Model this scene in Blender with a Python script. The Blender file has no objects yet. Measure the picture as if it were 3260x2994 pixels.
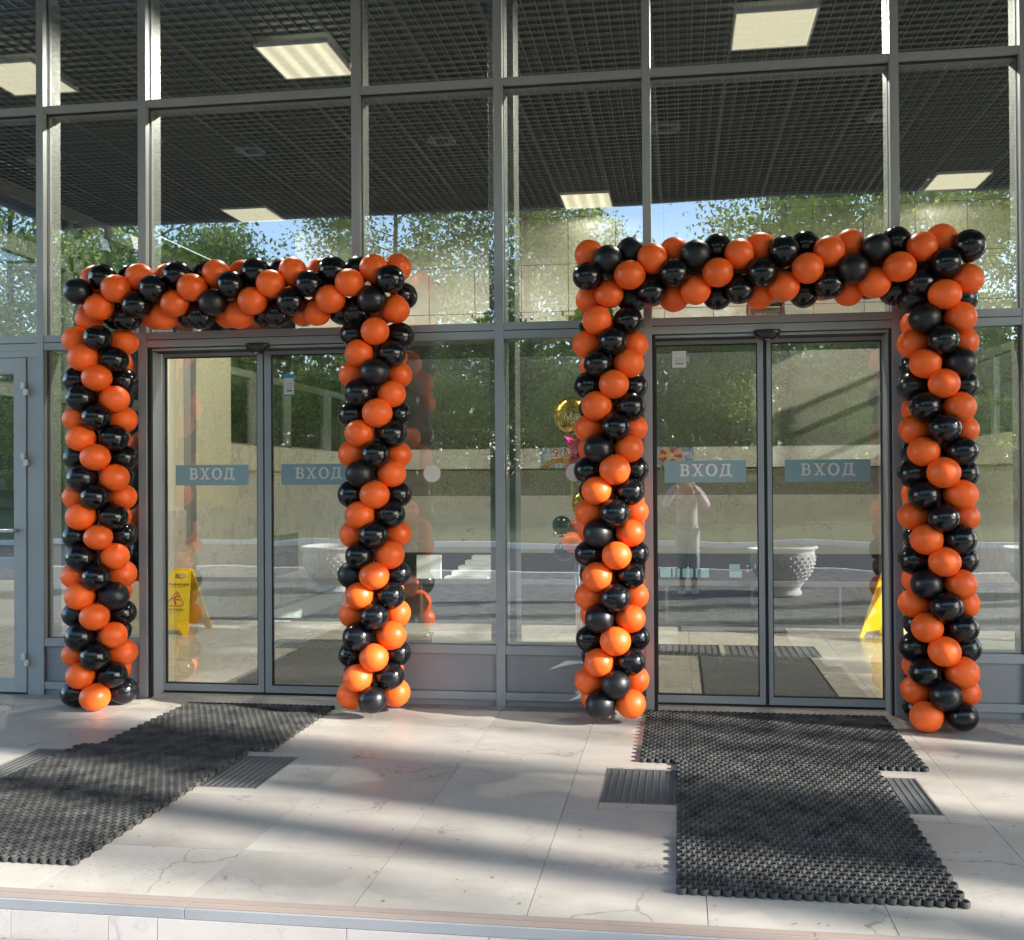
import bpy, math, random
import numpy as np
from mathutils import Vector, Matrix
R=math.radians
rnd=random.Random(7)
sc=bpy.context.scene
col=sc.collection
# ------------------------------------------------------------------ camera
cam=bpy.data.objects.new('camera',bpy.data.cameras.new('camera'))
col.objects.link(cam); sc.camera=cam
cam.data.sensor_width=36; cam.data.lens=32.379; cam.data.shift_x=-0.0467
cam.data.clip_start=0.01; cam.data.clip_end=600
M=Matrix(((0.9918627,-0.1270869,0.0075646),(0.1271396,0.9918605,-0.0069469),(-0.0066202,0.0078521,0.9999473)))
ax,ay,az=M.col[0],M.col[1],M.col[2]
cam.matrix_world=Matrix(((ax[0],az[0],-ay[0],0),(ax[1],az[1],-ay[1],-5.7955),(ax[2],az[2],-ay[2],1.46),(0,0,0,1)))
# ------------------------------------------------------------------ light
EL,AZ=22.3,13.0
sdir=Vector((math.cos(R(EL))*math.cos(R(AZ)),-math.cos(R(EL))*math.sin(R(AZ)),math.sin(R(EL))))
world=bpy.data.worlds.new('World'); sc.world=world; world.use_nodes=True
wn=world.node_tree.nodes; wl=world.node_tree.links
sky=wn.new('ShaderNodeTexSky'); sky.sky_type='NISHITA'; sky.sun_disc=False
sky.sun_elevation=R(EL); sky.sun_rotation=R(90+AZ); sky.air_density=1.0; sky.dust_density=0.6; sky.ozone_density=1.2
bg=wn['Background']; bg.inputs[1].default_value=0.15
wl.new(sky.outputs[0],bg.inputs[0])
sl=bpy.data.lights.new('sun','SUN'); sl.energy=3.0; sl.angle=R(0.53); sl.color=(1,0.95,0.88)
sun=bpy.data.objects.new('sun',sl); col.objects.link(sun)
sun.rotation_euler=sdir.to_track_quat('Z','Y').to_euler()
vs=sc.view_settings; vs.view_transform='Standard'; vs.look='None'; vs.gamma=1; vs.exposure=2.36
vs.use_curve_mapping=False
cy=sc.cycles; cy.use_denoising=True; cy.max_bounces=10; cy.diffuse_bounces=5; cy.glossy_bounces=5
cy.transparent_max_bounces=24; cy.transmission_bounces=6; cy.sample_clamp_indirect=6; cy.caustics_reflective=False
try: cy.denoiser='OPENIMAGEDENOISE'
except Exception: pass
# ------------------------------------------------------------------ materials
def mat(name,base=(.5,.5,.5),rough=.5,metal=0,spec=.5,**k):
    m=bpy.data.materials.new(name); m.use_nodes=True
    p=m.node_tree.nodes['Principled BSDF']
    p.inputs['Base Color'].default_value=(*base,1); p.inputs['Roughness'].default_value=rough
    p.inputs['Metallic'].default_value=metal; p.inputs['Specular IOR Level'].default_value=spec
    if 'coat' in k: p.inputs['Coat Weight'].default_value=k['coat']; p.inputs['Coat Roughness'].default_value=k.get('coat_rough',.05)
    return m
def N(m,t,**kw):
    n=m.node_tree.nodes.new(t)
    for a,b in kw.items():
        if a.startswith('i_'): n.inputs[a[2:].replace('_',' ')].default_value=b
        else: setattr(n,a,b)
    return n
def L(m,a,b): m.node_tree.links.new(a,b)
def P(m): return m.node_tree.nodes['Principled BSDF']
def ramp(m,pts,src):
    r=N(m,'ShaderNodeValToRGB'); e=r.color_ramp.elements
    while len(e)<len(pts): e.new(.5)
    for q,(pos,c) in zip(e,pts):
        q.position=pos; q.color=(*c,1) if len(c)==3 else c
    L(m,src,r.inputs[0]); return r
def coords(m,kind='world',rand=True):
    if kind=='world':
        g=N(m,'ShaderNodeNewGeometry'); v=g.outputs['Position']
    else:
        v=N(m,'ShaderNodeTexCoord').outputs['Object']
    if rand:
        oi=N(m,'ShaderNodeObjectInfo'); c=N(m,'ShaderNodeVectorMath',operation='SCALE'); cx=N(m,'ShaderNodeCombineXYZ')
        for i in range(3): L(m,oi.outputs['Random'],cx.inputs[i])
        L(m,cx.outputs[0],c.inputs[0]); c.inputs['Scale'].default_value=37.0
        a=N(m,'ShaderNodeVectorMath',operation='ADD'); L(m,v,a.inputs[0]); L(m,c.outputs[0],a.inputs[1]); v=a.outputs[0]
    return v
def noise(m,v,scale,detail=4,rough=.55,dist=0,stretch=None):
    if stretch:
        mp=N(m,'ShaderNodeMapping'); mp.inputs['Scale'].default_value=stretch; L(m,v,mp.inputs[0]); v=mp.outputs[0]
    n=N(m,'ShaderNodeTexNoise'); n.inputs['Scale'].default_value=scale; n.inputs['Detail'].default_value=detail
    n.inputs['Roughness'].default_value=rough; n.inputs['Distortion'].default_value=dist; L(m,v,n.inputs['Vector']); return n
def mixc(m,f,a,b,mode='MIX'):
    x=N(m,'ShaderNodeMix',data_type='RGBA',blend_type=mode)
    for s,v in ((x.inputs[0],f),(x.inputs[6],a),(x.inputs[7],b)):
        if hasattr(v,'default_value') or hasattr(v,'links'): L(m,v,s)
        elif isinstance(v,(int,float)): s.default_value=v
        else: s.default_value=(*v,1)
    return x.outputs[2]
def bump(m,h,strength=.2,dist=.01):
    b=N(m,'ShaderNodeBump'); b.inputs['Strength'].default_value=strength; b.inputs['Distance'].default_value=dist
    L(m,h,b.inputs['Height']); L(m,b.outputs[0],P(m).inputs['Normal']); return b
def marble(name,c1,c2,vein,rough=.28,vs_=1.0,speck=True,veinw=.5):
    m=mat(name,c1,rough); v=coords(m)
    n1=noise(m,v,2.2*vs_,6,.6,.6); n0=noise(m,v,.9*vs_,3,.5,.3); r0_=ramp(m,[(.3,(.86,.85,.84)),(.7,(1,1,1))],n0.outputs[0]); base=mixc(m,n1.outputs[0],c1,c2); base=mixc(m,1.0,base,r0_.outputs[0],'MULTIPLY')
    # soft streaks along x
    n2=noise(m,v,6*vs_,5,.6,1.2,(.35,1,1)); r2=ramp(m,[(.38,(0,0,0)),(.75,(1,1,1))],n2.outputs[0])
    s=N(m,'ShaderNodeMath',operation='MULTIPLY'); L(m,r2.outputs[0],s.inputs[0]); s.inputs[1].default_value=.32
    base=mixc(m,s.outputs[0],base,vein)
    # crack veins
    dn=noise(m,v,3.0,4); ad=N(m,'ShaderNodeVectorMath',operation='ADD'); L(m,v,ad.inputs[0])
    scl=N(m,'ShaderNodeVectorMath',operation='SCALE'); L(m,dn.outputs[1],scl.inputs[0]); scl.inputs['Scale'].default_value=.45; L(m,scl.outputs[0],ad.inputs[1])
    vo=N(m,'ShaderNodeTexVoronoi',feature='DISTANCE_TO_EDGE'); vo.inputs['Scale'].default_value=1.5*vs_; L(m,ad.outputs[0],vo.inputs['Vector'])
    rv=ramp(m,[(0,(1,1,1)),(.012,(0,0,0))],vo.outputs[0])
    nv=noise(m,v,1.7,2); rn=ramp(m,[(.45,(0,0,0)),(.6,(1,1,1))],nv.outputs[0])
    mu=N(m,'ShaderNodeMath',operation='MULTIPLY'); L(m,rv.outputs[0],mu.inputs[0]); L(m,rn.outputs[0],mu.inputs[1])
    mu2=N(m,'ShaderNodeMath',operation='MULTIPLY'); L(m,mu.outputs[0],mu2.inputs[0]); mu2.inputs[1].default_value=veinw
    base=mixc(m,mu2.outputs[0],base,tuple(x*.5 for x in vein))
    if speck:
        n3=noise(m,v,75,3,.7,0,(.6,1,1)); r3=ramp(m,[(.57,(0,0,0)),(.68,(1,1,1))],n3.outputs[0])
        n4=noise(m,v,3.1,3); r4=ramp(m,[(.48,(0,0,0)),(.65,(1,1,1))],n4.outputs[0])
        q=N(m,'ShaderNodeMath',operation='MULTIPLY'); L(m,r3.outputs[0],q.inputs[0]); L(m,r4.outputs[0],q.inputs[1])
        q2=N(m,'ShaderNodeMath',operation='MULTIPLY'); L(m,q.outputs[0],q2.inputs[0]); q2.inputs[1].default_value=.5
        base=mixc(m,q2.outputs[0],base,tuple(x*.55 for x in vein))
    oi=N(m,'ShaderNodeObjectInfo'); rr=ramp(m,[(0,(.93,.93,.93)),(1,(1.0,1.0,1.0))],oi.outputs['Random'])
    base=mixc(m,1.0,base,rr.outputs[0],'MULTIPLY')
    L(m,base,P(m).inputs['Base Color'])
    nr=noise(m,v,5,4); rrg=ramp(m,[(.3,(rough*.8,)*3),(.7,(rough*1.7,)*3)],nr.outputs[0]); L(m,rrg.outputs[0],P(m).inputs['Roughness'])
    nb=noise(m,v,60,3); bump(m,nb.outputs[0],.08,.002)
    return m
M_slab=marble('platform stone',(.49,.46,.41),(.345,.32,.28),(.25,.225,.19),rough=.40,veinw=.75)
M_hall=marble('hall stone',(.52,.47,.40),(.45,.41,.35),(.36,.31,.26),rough=.18)
M_riser=marble('riser stone',(.60,.56,.55),(.52,.48,.45),(.38,.34,.32),rough=.5)
M_wallm=marble('marble cladding',(.74,.69,.60),(.66,.61,.52),(.53,.48,.40),rough=.25,vs_=1.4,speck=False,veinw=.9)
M_tile=marble('wall tile',(.80,.755,.64),(.73,.685,.57),(.60,.55,.45),rough=.3,vs_=1.2,speck=False)
M_joint=mat('joint',(.17,.15,.13),.9)
def metal(name,c,rough=.42,met=.35):
    m=mat(name,c,rough,met); v=coords(m,'world',False)
    n=noise(m,v,1.6,5,.6,0,(1,1,.6)); r=ramp(m,[(.3,tuple(x*.9 for x in c)),(.7,tuple(min(1,x*1.08) for x in c))],n.outputs[0]); L(m,r.outputs[0],P(m).inputs['Base Color'])
    n2=noise(m,v,9,4); r2=ramp(m,[(.3,(rough*.85,)*3),(.7,(rough*1.2,)*3)],n2.outputs[0]); L(m,r2.outputs[0],P(m).inputs['Roughness'])
    return m
M_alu=metal('grey powder coat',(.36,.385,.41),.42,.25)
M_alu2=metal('grey panel',(.30,.31,.335),.5,.2)
M_gask=mat('rubber gasket',(.012,.012,.014),.6)
M_inner=metal('pale inner frame',(.24,.245,.24),.5,.1)
M_steel=metal('brushed steel',(.55,.56,.56),.3,.9)
M_zinc=metal('galvanised trim',(.40,.42,.45),.5,.45)
M_brown=mat('brown nosing strip',(.27,.215,.185),.7)
M_hinge=mat('hinge',(.62,.62,.60),.35,.5)
M_blackp=mat('black plastic',(.015,.015,.017),.25)
def glassmat(name,tint,f0,wob=.25):
    m=bpy.data.materials.new(name); m.use_nodes=True; nt=m.node_tree; nt.nodes.remove(nt.nodes['Principled BSDF'])
    out=nt.nodes['Material Output']
    tr=N(m,'ShaderNodeBsdfTransparent'); tr.inputs[0].default_value=(*tint,1)
    gl=N(m,'ShaderNodeBsdfGlossy'); gl.inputs['Roughness'].default_value=0.0; gl.inputs[0].default_value=(.95,.98,1,1)
    v=coords(m,'world',True); n=noise(m,v,1.3,1,.4); b=N(m,'ShaderNodeBump'); b.inputs['Strength'].default_value=wob; b.inputs['Distance'].default_value=.006
    L(m,n.outputs[0],b.inputs['Height']); L(m,b.outputs[0],gl.inputs['Normal'])
    lw=N(m,'ShaderNodeLayerWeight'); lw.inputs['Blend'].default_value=.5
    pw=N(m,'ShaderNodeMath',operation='POWER'); L(m,lw.outputs['Facing'],pw.inputs[0]); pw.inputs[1].default_value=4.5
    mr=N(m,'ShaderNodeMapRange'); L(m,pw.outputs[0],mr.inputs[0]); mr.inputs[3].default_value=f0; mr.inputs[4].default_value=.95
    g=N(m,'ShaderNodeNewGeometry'); inv=N(m,'ShaderNodeMath',operation='SUBTRACT'); inv.inputs[0].default_value=1; L(m,g.outputs['Backfacing'],inv.inputs[1])
    mu=N(m,'ShaderNodeMath',operation='MULTIPLY'); L(m,mr.outputs[0],mu.inputs[0]); L(m,inv.outputs[0],mu.inputs[1])
    mx=N(m,'ShaderNodeMixShader'); L(m,mu.outputs[0],mx.inputs[0]); L(m,tr.outputs[0],mx.inputs[1]); L(m,gl.outputs[0],mx.inputs[2]); L(m,mx.outputs[0],out.inputs[0])
    return m
M_glass=glassmat('double glazing',(.92,.95,.94),.31,.22)
M_glassd=glassmat('door glass',(.93,.95,.94),.22,.5)
M_glassin=glassmat('inner glass',(.8,.84,.83),.12,.3)
def latex(name,c,r0,r1,trans=0.0):
    m=mat(name,c,r0); oi=N(m,'ShaderNodeObjectInfo')
    rr=ramp(m,[(0,(r0,)*3),(.72,(r0*1.25,)*3),(.9,(r1,)*3)],oi.outputs['Random']); L(m,rr.outputs[0],P(m).inputs['Roughness'])
    hs=N(m,'ShaderNodeHueSaturation'); hs.inputs['Color'].default_value=(*c,1)
    rv=ramp(m,[(0,(.9,)*3),(1,(1.06,)*3)],oi.outputs['Random']); L(m,rv.outputs[0],hs.inputs['Value']); 
    L(m,hs.outputs[0],P(m).inputs['Base Color'])
    if trans:
        nt=m.node_tree; t=N(m,'ShaderNodeBsdfTranslucent'); t.inputs[0].default_value=(1,.11,.01,1); mx=N(m,'ShaderNodeMixShader'); mx.inputs[0].default_value=trans
        L(m,P(m).outputs[0],mx.inputs[1]); L(m,t.outputs[0],mx.inputs[2]); L(m,mx.outputs[0],nt.nodes['Material Output'].inputs[0])
    return m
M_or=latex('orange latex',(1.0,.142,.016),.38,.46,.05)
M_bk=latex('black latex',(.006,.0065,.009),.16,.42)
M_white=mat('white print',(.80,.80,.77),.6)
M_teal=mat('teal film',(.27,.42,.46),.5)
M_paper=mat('paper',(.72,.73,.73),.7)
M_blue=mat('blue print',(.05,.28,.50),.6)
M_ink=mat('dark ink',(.03,.025,.02),.6)
M_redink=mat('red print',(.38,.02,.03),.55)
M_yel=mat('yellow plastic',(.83,.55,.01),.35)
M_rub=mat('dusty rubber',(.075,.077,.078),.8,spec=.2)
v=coords(M_rub,'world',False); n=noise(M_rub,v,9,5,.7); n2=noise(M_rub,v,2,3)
r=ramp(M_rub,[(.32,(.012,.0125,.013)),(.72,(.088,.086,.08))],n.outputs[0]); L(M_rub,r.outputs[0],P(M_rub).inputs['Base Color'])
M_holeshade=mat('mat hole shade',(.008,.008,.009),.9)  # near black, stands for the shade down in the mat holes
M_grate=metal('grate steel',(.15,.15,.145),.55,.2)
M_pit=mat('pit',(.02,.02,.02),.9)
M_carpet=mat('charcoal carpet',(.045,.045,.047),.95,spec=.1)
v=coords(M_carpet,'world',False); n=noise(M_carpet,v,160,3,.8); r=ramp(M_carpet,[(.3,(.05,.05,.052)),(.7,(.19,.185,.18))],n.outputs[0]); L(M_carpet,r.outputs[0],P(M_carpet).inputs['Base Color']); bump(M_carpet,n.outputs[0],.8,.004)
M_void=mat('ceiling void',(.20,.222,.218),.9)
M_slat=mat('ceiling lattice',(.36,.385,.375),.5)
M_cell=mat('shaded lattice side',(.12,.134,.132),.7)  # slat sides darker than undersides: shade of the cells put into colour
M_cream=mat('cream wall',(.66,.61,.47),.6)
M_dark=mat('dark room',(.05,.05,.045),.8)
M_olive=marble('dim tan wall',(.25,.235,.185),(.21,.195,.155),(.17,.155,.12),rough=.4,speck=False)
M_conc=mat('concrete planter',(.55,.54,.51),.8)
v=coords(M_conc,'world',False); n=noise(M_conc,v,14,5,.7); r=ramp(M_conc,[(.3,(.55,.54,.52)),(.7,(.76,.75,.72))],n.outputs[0]); L(M_conc,r.outputs[0],P(M_conc).inputs['Base Color'])
M_soil=mat('soil',(.05,.035,.025),.95)
def emis(name,c,s):
    m=bpy.data.materials.new(name); m.use_nodes=True; p=P(m); p.inputs['Base Color'].default_value=(*c,1); p.inputs['Emission Color'].default_value=(*c,1); p.inputs['Emission Strength'].default_value=s; return m
M_lamp=emis('lamp diffuser',(1,.90,.66),.175)
# two of the lamps show their tubes
M_tube=emis('lamp diffuser with tubes',(1,.90,.66),.2)
v=coords(M_tube,'obj',False); w=N(M_tube,'ShaderNodeTexWave',wave_type='BANDS',bands_direction='X'); w.inputs['Scale'].default_value=2.12; w.inputs['Phase Offset'].default_value=1.5; L(M_tube,v,w.inputs[0])
r=ramp(M_tube,[(.2,(.17,)*3),(.95,(.27,)*3)],w.outputs[1]); L(M_tube,r.outputs[0],P(M_tube).inputs['Emission Strength'])
M_win=emis('daylit far window',(.35,.62,.68),.032)
M_lampf=mat('lamp frame',(.75,.75,.78),.4)
def leafm(name,a,b):
    m=mat(name,a,.5); oi=N(m,'ShaderNodeNewGeometry'); r=ramp(m,[(0,a),(1,b)],oi.outputs['Random Per Island']); L(m,r.outputs[0],P(m).inputs['Base Color'])
    t=N(m,'ShaderNodeBsdfTranslucent'); hs=N(m,'ShaderNodeHueSaturation'); hs.inputs['Value'].default_value=2.1; L(m,r.outputs[0],hs.inputs['Color']); L(m,hs.outputs[0],t.inputs[0])
    mx=N(m,'ShaderNodeMixShader'); mx.inputs[0].default_value=.55; L(m,P(m).outputs[0],mx.inputs[1]); L(m,t.outputs[0],mx.inputs[2]); L(m,mx.outputs[0],m.node_tree.nodes['Material Output'].inputs[0]); return m
M_leaf=leafm('spring leaves',(.05,.09,.018),(.36,.42,.09)); M_leaf2=leafm('dark leaves',(.03,.06,.014),(.17,.22,.05))
M_bark=mat('bark',(.09,.07,.055),.9)
v=coords(M_bark,'obj',True); n=noise(M_bark,v,6,5,.7,0,(3,3,.5)); r=ramp(M_bark,[(.3,(.04,.032,.025)),(.7,(.17,.14,.11))],n.outputs[0]); L(M_bark,r.outputs[0],P(M_bark).inputs['Base Color']); bump(M_bark,n.outputs[0],.6,.03)
M_grass=mat('grass',(.07,.11,.025),.9); v=coords(M_grass,'world',False); n=noise(M_grass,v,3,6,.75); r=ramp(M_grass,[(.3,(.03,.045,.014)),(.7,(.11,.13,.05))],n.outputs[0]); L(M_grass,r.outputs[0],P(M_grass).inputs['Base Color'])
M_pave=mat('paving',(.30,.28,.26),.8); v=coords(M_pave,'world',False)
br=N(M_pave,'ShaderNodeTexNoise'); br.inputs['Scale'].default_value=7; br.inputs['Detail'].default_value=6; L(M_pave,v,br.inputs['Vector']); r=ramp(M_pave,[(.3,(.13,.12,.11)),(.7,(.29,.27,.25))],br.outputs[0]); L(M_pave,r.outputs[0],P(M_pave).inputs['Base Color']); bump(M_pave,br.outputs[0],.4,.01)
M_asph=mat('asphalt',(.06,.06,.06),.85); v=coords(M_asph,'world',False); n=noise(M_asph,v,5,6,.8); r=ramp(M_asph,[(.3,(.04,.04,.04)),(.7,(.11,.105,.10))],n.outputs[0]); L(M_asph,r.outputs[0],P(M_asph).inputs['Base Color'])

# ------------------------------------------------------------------ helpers
class MB:
    def __init__(s): s.v=[];s.f=[];s.m=[]
    def box(s,x0,x1,y0,y1,z0,z1,mi=0):
        b=len(s.v); s.v+=[(x0,y0,z0),(x1,y0,z0),(x1,y1,z0),(x0,y1,z0),(x0,y0,z1),(x1,y0,z1),(x1,y1,z1),(x0,y1,z1)]
        s.f+=[(b,b+3,b+2,b+1),(b+4,b+5,b+6,b+7),(b,b+1,b+5,b+4),(b+1,b+2,b+6,b+5),(b+2,b+3,b+7,b+6),(b+3,b,b+4,b+7)]; s.m+=[mi]*6; return s
    def poly(s,pts,mi=0):
        b=len(s.v); s.v+=[tuple(p) for p in pts]; s.f.append(tuple(range(b,b+len(pts)))); s.m.append(mi); return s
    def prism(s,pts,d,mi=0,mside=None):   # pts 3d ring, d extrude vector
        b=len(s.v); n=len(pts); d=Vector(d)
        s.v+=[tuple(p) for p in pts]+[tuple(Vector(p)+d) for p in pts]
        s.f.append(tuple(range(b,b+n))); s.f.append(tuple(range(b+2*n-1,b+n-1,-1))); s.m+=[mi,mi]
        for i in range(n):
            j=(i+1)%n; s.f.append((b+i,b+n+i,b+n+j,b+j)); s.m.append(mi if mside is None else mside)
        return s
    def tube(s,path,rad,seg=8,mi=0,cap=True):
        if not isinstance(rad,(list,tuple)): rad=[rad]*len(path)
        path=[Vector(p) for p in path]; rings=[]
        for i,p in enumerate(path):
            t=(path[min(i+1,len(path)-1)]-path[max(i-1,0)]).normalized()
            a=Vector((0,0,1)) if abs(t.z)<.9 else Vector((1,0,0)); u=t.cross(a).normalized(); w=t.cross(u)
            b=len(s.v); rings.append(b)
            for k in range(seg):
                q=2*math.pi*k/seg; s.v.append(tuple(p+(u*math.cos(q)+w*math.sin(q))*rad[i]))
        for a,b in zip(rings,rings[1:]):
            for k in range(seg):
                j=(k+1)%seg; s.f.append((a+k,a+j,b+j,b+k)); s.m.append(mi)
        if cap:
            s.f.append(tuple(rings[0]+k for k in range(seg))[::-1]); s.f.append(tuple(rings[-1]+k for k in range(seg))); s.m+=[mi,mi]
        return s
    def lathe(s,prof,seg=24,c=(0,0,0),mi=0,disp=None):
        b=len(s.v)
        for i,(r_,z) in enumerate(prof):
            for k in range(seg):
                q=2*math.pi*k/seg; rr=r_+(disp(i,k,r_,z) if disp else 0)
                s.v.append((c[0]+rr*math.cos(q),c[1]+rr*math.sin(q),c[2]+z))
        for i in range(len(prof)-1):
            for k in range(seg):
                j=(k+1)%seg; s.f.append((b+i*seg+k,b+i*seg+j,b+(i+1)*seg+j,b+(i+1)*seg+k)); s.m.append(mi)
        return s
    def mesh(s,name,mats,smooth=False):
        me=bpy.data.meshes.new(name); me.from_pydata(s.v,[],s.f)
        for m in mats: me.materials.append(m)
        me.polygons.foreach_set('material_index',s.m)
        if smooth: me.polygons.foreach_set('use_smooth',[True]*len(s.f))
        me.update(); return me
    def build(s,name,mats,parent=None,smooth=False,loc=(0,0,0),bevel=0):
        if not isinstance(mats,(list,tuple)): mats=[mats]
        return obj(name,s.mesh(name,mats,smooth),parent,loc,bevel)
def obj(name,me,parent=None,loc=(0,0,0),bevel=0):
    o=bpy.data.objects.new(name,me); col.objects.link(o); o.location=loc
    if parent: o.parent=parent
    if bevel:
        b=o.modifiers.new('bevel','BEVEL'); b.width=bevel; b.segments=2; b.limit_method='ANGLE'
    return o
def tag(o,label=None,cat=None,group=None,kind=None):
    if label: o['label']=label
    if cat: o['category']=cat
    if group: o['group']=group
    if kind: o['kind']=kind
    return o
def empty(name,loc=(0,0,0),rz=0,**k):
    o=bpy.data.objects.new(name,None); col.objects.link(o); o.location=loc; o.rotation_euler=(0,0,rz); tag(o,**k); return o
def sub(name,me,parent,loc): # part under a root placed anywhere, loc local
    return obj(name,me,parent,loc)
def copy_tree(o,parent=None):
    c=o.copy(); col.objects.link(c); c.parent=parent
    for ch in list(o.children): copy_tree(ch,c)
    return c
def npmesh(name,V,F,mats,smooth=False,mi=None):
    me=bpy.data.meshes.new(name); n=len(V); f=len(F); k=F.shape[1]
    me.vertices.add(n); me.vertices.foreach_set('co',V.astype(np.float32).ravel())
    me.loops.add(f*k); me.loops.foreach_set('vertex_index',F.astype(np.int32).ravel())
    me.polygons.add(f); me.polygons.foreach_set('loop_start',np.arange(0,f*k,k,dtype=np.int32))
    for m in mats: me.materials.append(m)
    if mi is not None: me.polygons.foreach_set('material_index',mi.astype(np.int32))
    if smooth: me.polygons.foreach_set('use_smooth',np.ones(f,bool))
    me.update(calc_edges=True); me.validate(); return me
def text(body,size,mat_,name,parent,loc,rot,shear=0,bold=0):
    c=bpy.data.curves.new(name,'FONT'); c.body=body; c.size=size; c.align_x='CENTER'; c.align_y='CENTER'; c.shear=shear; c.offset=bold
    t=bpy.data.objects.new(name,c); col.objects.link(t)
    me=bpy.data.meshes.new_from_object(t.evaluated_get(bpy.context.evaluated_depsgraph_get()))
    bpy.data.objects.remove(t); me.materials.clear(); me.materials.append(mat_)
    o=obj(name,me,parent,loc); o.rotation_euler=rot; return o

# ------------------------------------------------------------------ GROUND
def plane(name,x0,x1,y0,y1,z,m,label=None):
    o=MB().box(x0,x1,y0,y1,z-.3,z).build(name,m); tag(o,kind='structure'); return o
ZG=-.125
plane('pavement',-60,60,-9.6,-2.86,ZG,M_pave)
tag(MB().box(-60,60,-16.5,-9.6,ZG-.4,ZG-.11).build('road',M_asph),kind='structure')
k=MB(); k.box(-60,60,-9.75,-9.6,ZG-.12,ZG+.0); tag(k.build('kerb',M_conc),kind='structure')
tag(MB().box(-60,60,-16.5,-16.38,ZG-.14,ZG+.02).build('kerb',M_conc),kind='structure')
# terrain: grassy bank rising behind the road, and the ground all round
g=MB()
ys=[-250,-60,-34,-24,-20,-16.5]; zs=[2.2,1.9,1.4,.95,.35,-.12]
for i in range(len(ys)-1):
    g.poly([(-300,ys[i],zs[i]),(300,ys[i],zs[i]),(300,ys[i+1],zs[i+1]),(-300,ys[i+1],zs[i+1])])
tag(g.build('grass_bank',M_grass),kind='structure')
g=MB(); g.poly([(60,-16.5,-.14),(300,-16.5,-.14),(300,250,-.14),(60,250,-.14)]); g.poly([(-300,-16.5,-.14),(-60,-16.5,-.14),(-60,250,-.14),(-300,250,-.14)])
g.poly([(-60,-16.5,-.5),(60,-16.5,-.5),(60,250,-.5),(-60,250,-.5)])
tag(g.build('ground',M_grass),kind='structure')
tag(MB().box(7.75,60,-2.86,40,-.44,-.13).build('side_yard',M_pave),kind='structure')
tag(MB().box(-60,-8.2,-2.86,40,-.44,-.13).build('side_yard',M_pave),kind='structure')

# stone platform: every slab a piece
SX,SY=.598,.596; X0,Y0=-.511,-1.752
def cut(rects,hole):
    out=[]
    for (a,b,c,d) in rects:
        h0,h1,h2,h3=hole
        if h1<=a or h0>=b or h3<=c or h2>=d: out.append((a,b,c,d)); continue
        if h0>a: out.append((a,h0,c,d))
        if h1<b: out.append((h1,b,c,d))
        m0,m1=max(a,h0),min(b,h1)
        if h2>c: out.append((m0,m1,c,h2))
        if h3<d: out.append((m0,m1,h3,d))
    return out
def slabs(parent,x0,x1,y0,y1,holes,m):
    ix=range(math.floor((x0-X0)/SX),math.ceil((x1-X0)/SX)); iy=range(math.floor((y0-Y0)/SY),math.ceil((y1-Y0)/SY))
    for i in ix:
        for j in iy:
            r=[(max(x0,X0+i*SX),min(x1,X0+(i+1)*SX),max(y0,Y0+j*SY),min(y1,Y0+(j+1)*SY))]
            if r[0][1]-r[0][0]<.02 or r[0][3]-r[0][2]<.02: continue
            for h in holes: r=cut(r,h)
            for (a,b,c,d) in r:
                if b-a<.015 or d-c<.015: continue
                g=.0013; dz=rnd.uniform(-.0006,.0006); cx,cy_=(a+b)/2,(c+d)/2
                MB().box(a+g-cx,b-g-cx,c+g-cy_,d-g-cy_,-.02,0).build('slab',m,parent,loc=(cx,cy_,dz))
outg=[(-3.466,-1.986,-1.655,-1.17),(-.362,1.122,-1.665,-1.175)]
plat=MB()
for r in cut(cut([(-8.2,7.75,-2.76,.17)],outg[0]),outg[1]): plat.box(r[0],r[1],r[2],r[3],-.4,-.0065)
plat=plat.build('stone_platform',M_joint); tag(plat,kind='structure')
slabs(plat,-8.0,7.7,-2.76,.10,outg,M_slab)
# step edge: brown strips, zinc trim, stone riser
ed=empty('platform_step',(0,0,0),kind='structure')
xs=[-8.2,-4.3,-1.675,.42,3.1,7.75]
for a,b in zip(xs,xs[1:]):
    MB().box(a+.001,b-.001,-2.795,-2.7625,-.02,.0035).build('nosing_strip',M_brown,ed)
    MB().box(a+.001,b-.001,-2.8345,-2.8015,-.02,.0035).build('nosing_strip',M_brown,ed)
    MB().box(a+.0015,b-.0015,-2.8455,-2.836,-.032,.0025).build('metal_trim',M_zinc,ed,bevel=.001)
MB().box(-8.2,7.75,-2.8012,-2.7955,-.02,.001).build('light_strip',mat('pale strip',(.6,.57,.52),.6),ed)
MB().box(-8.2,7.75,-2.835,-2.762,-.4,-.021).build('step_core',M_joint,ed)
x=-8.2
xs=[-8.2,-7.4,-6.5,-5.6,-4.7,-4.1,-3.4,-2.84,-2.315,-1.95,-1.77,-1.1,-.62,0,.62,1.25,1.9,2.6,3.4,4.3,5.2,6.1,7.75]
for a,b in zip(xs,xs[1:]): MB().box(a+.0015,b-.0015,-2.848,-2.8355,-.4,-.034).build('riser_slab',M_riser,ed)

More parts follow.
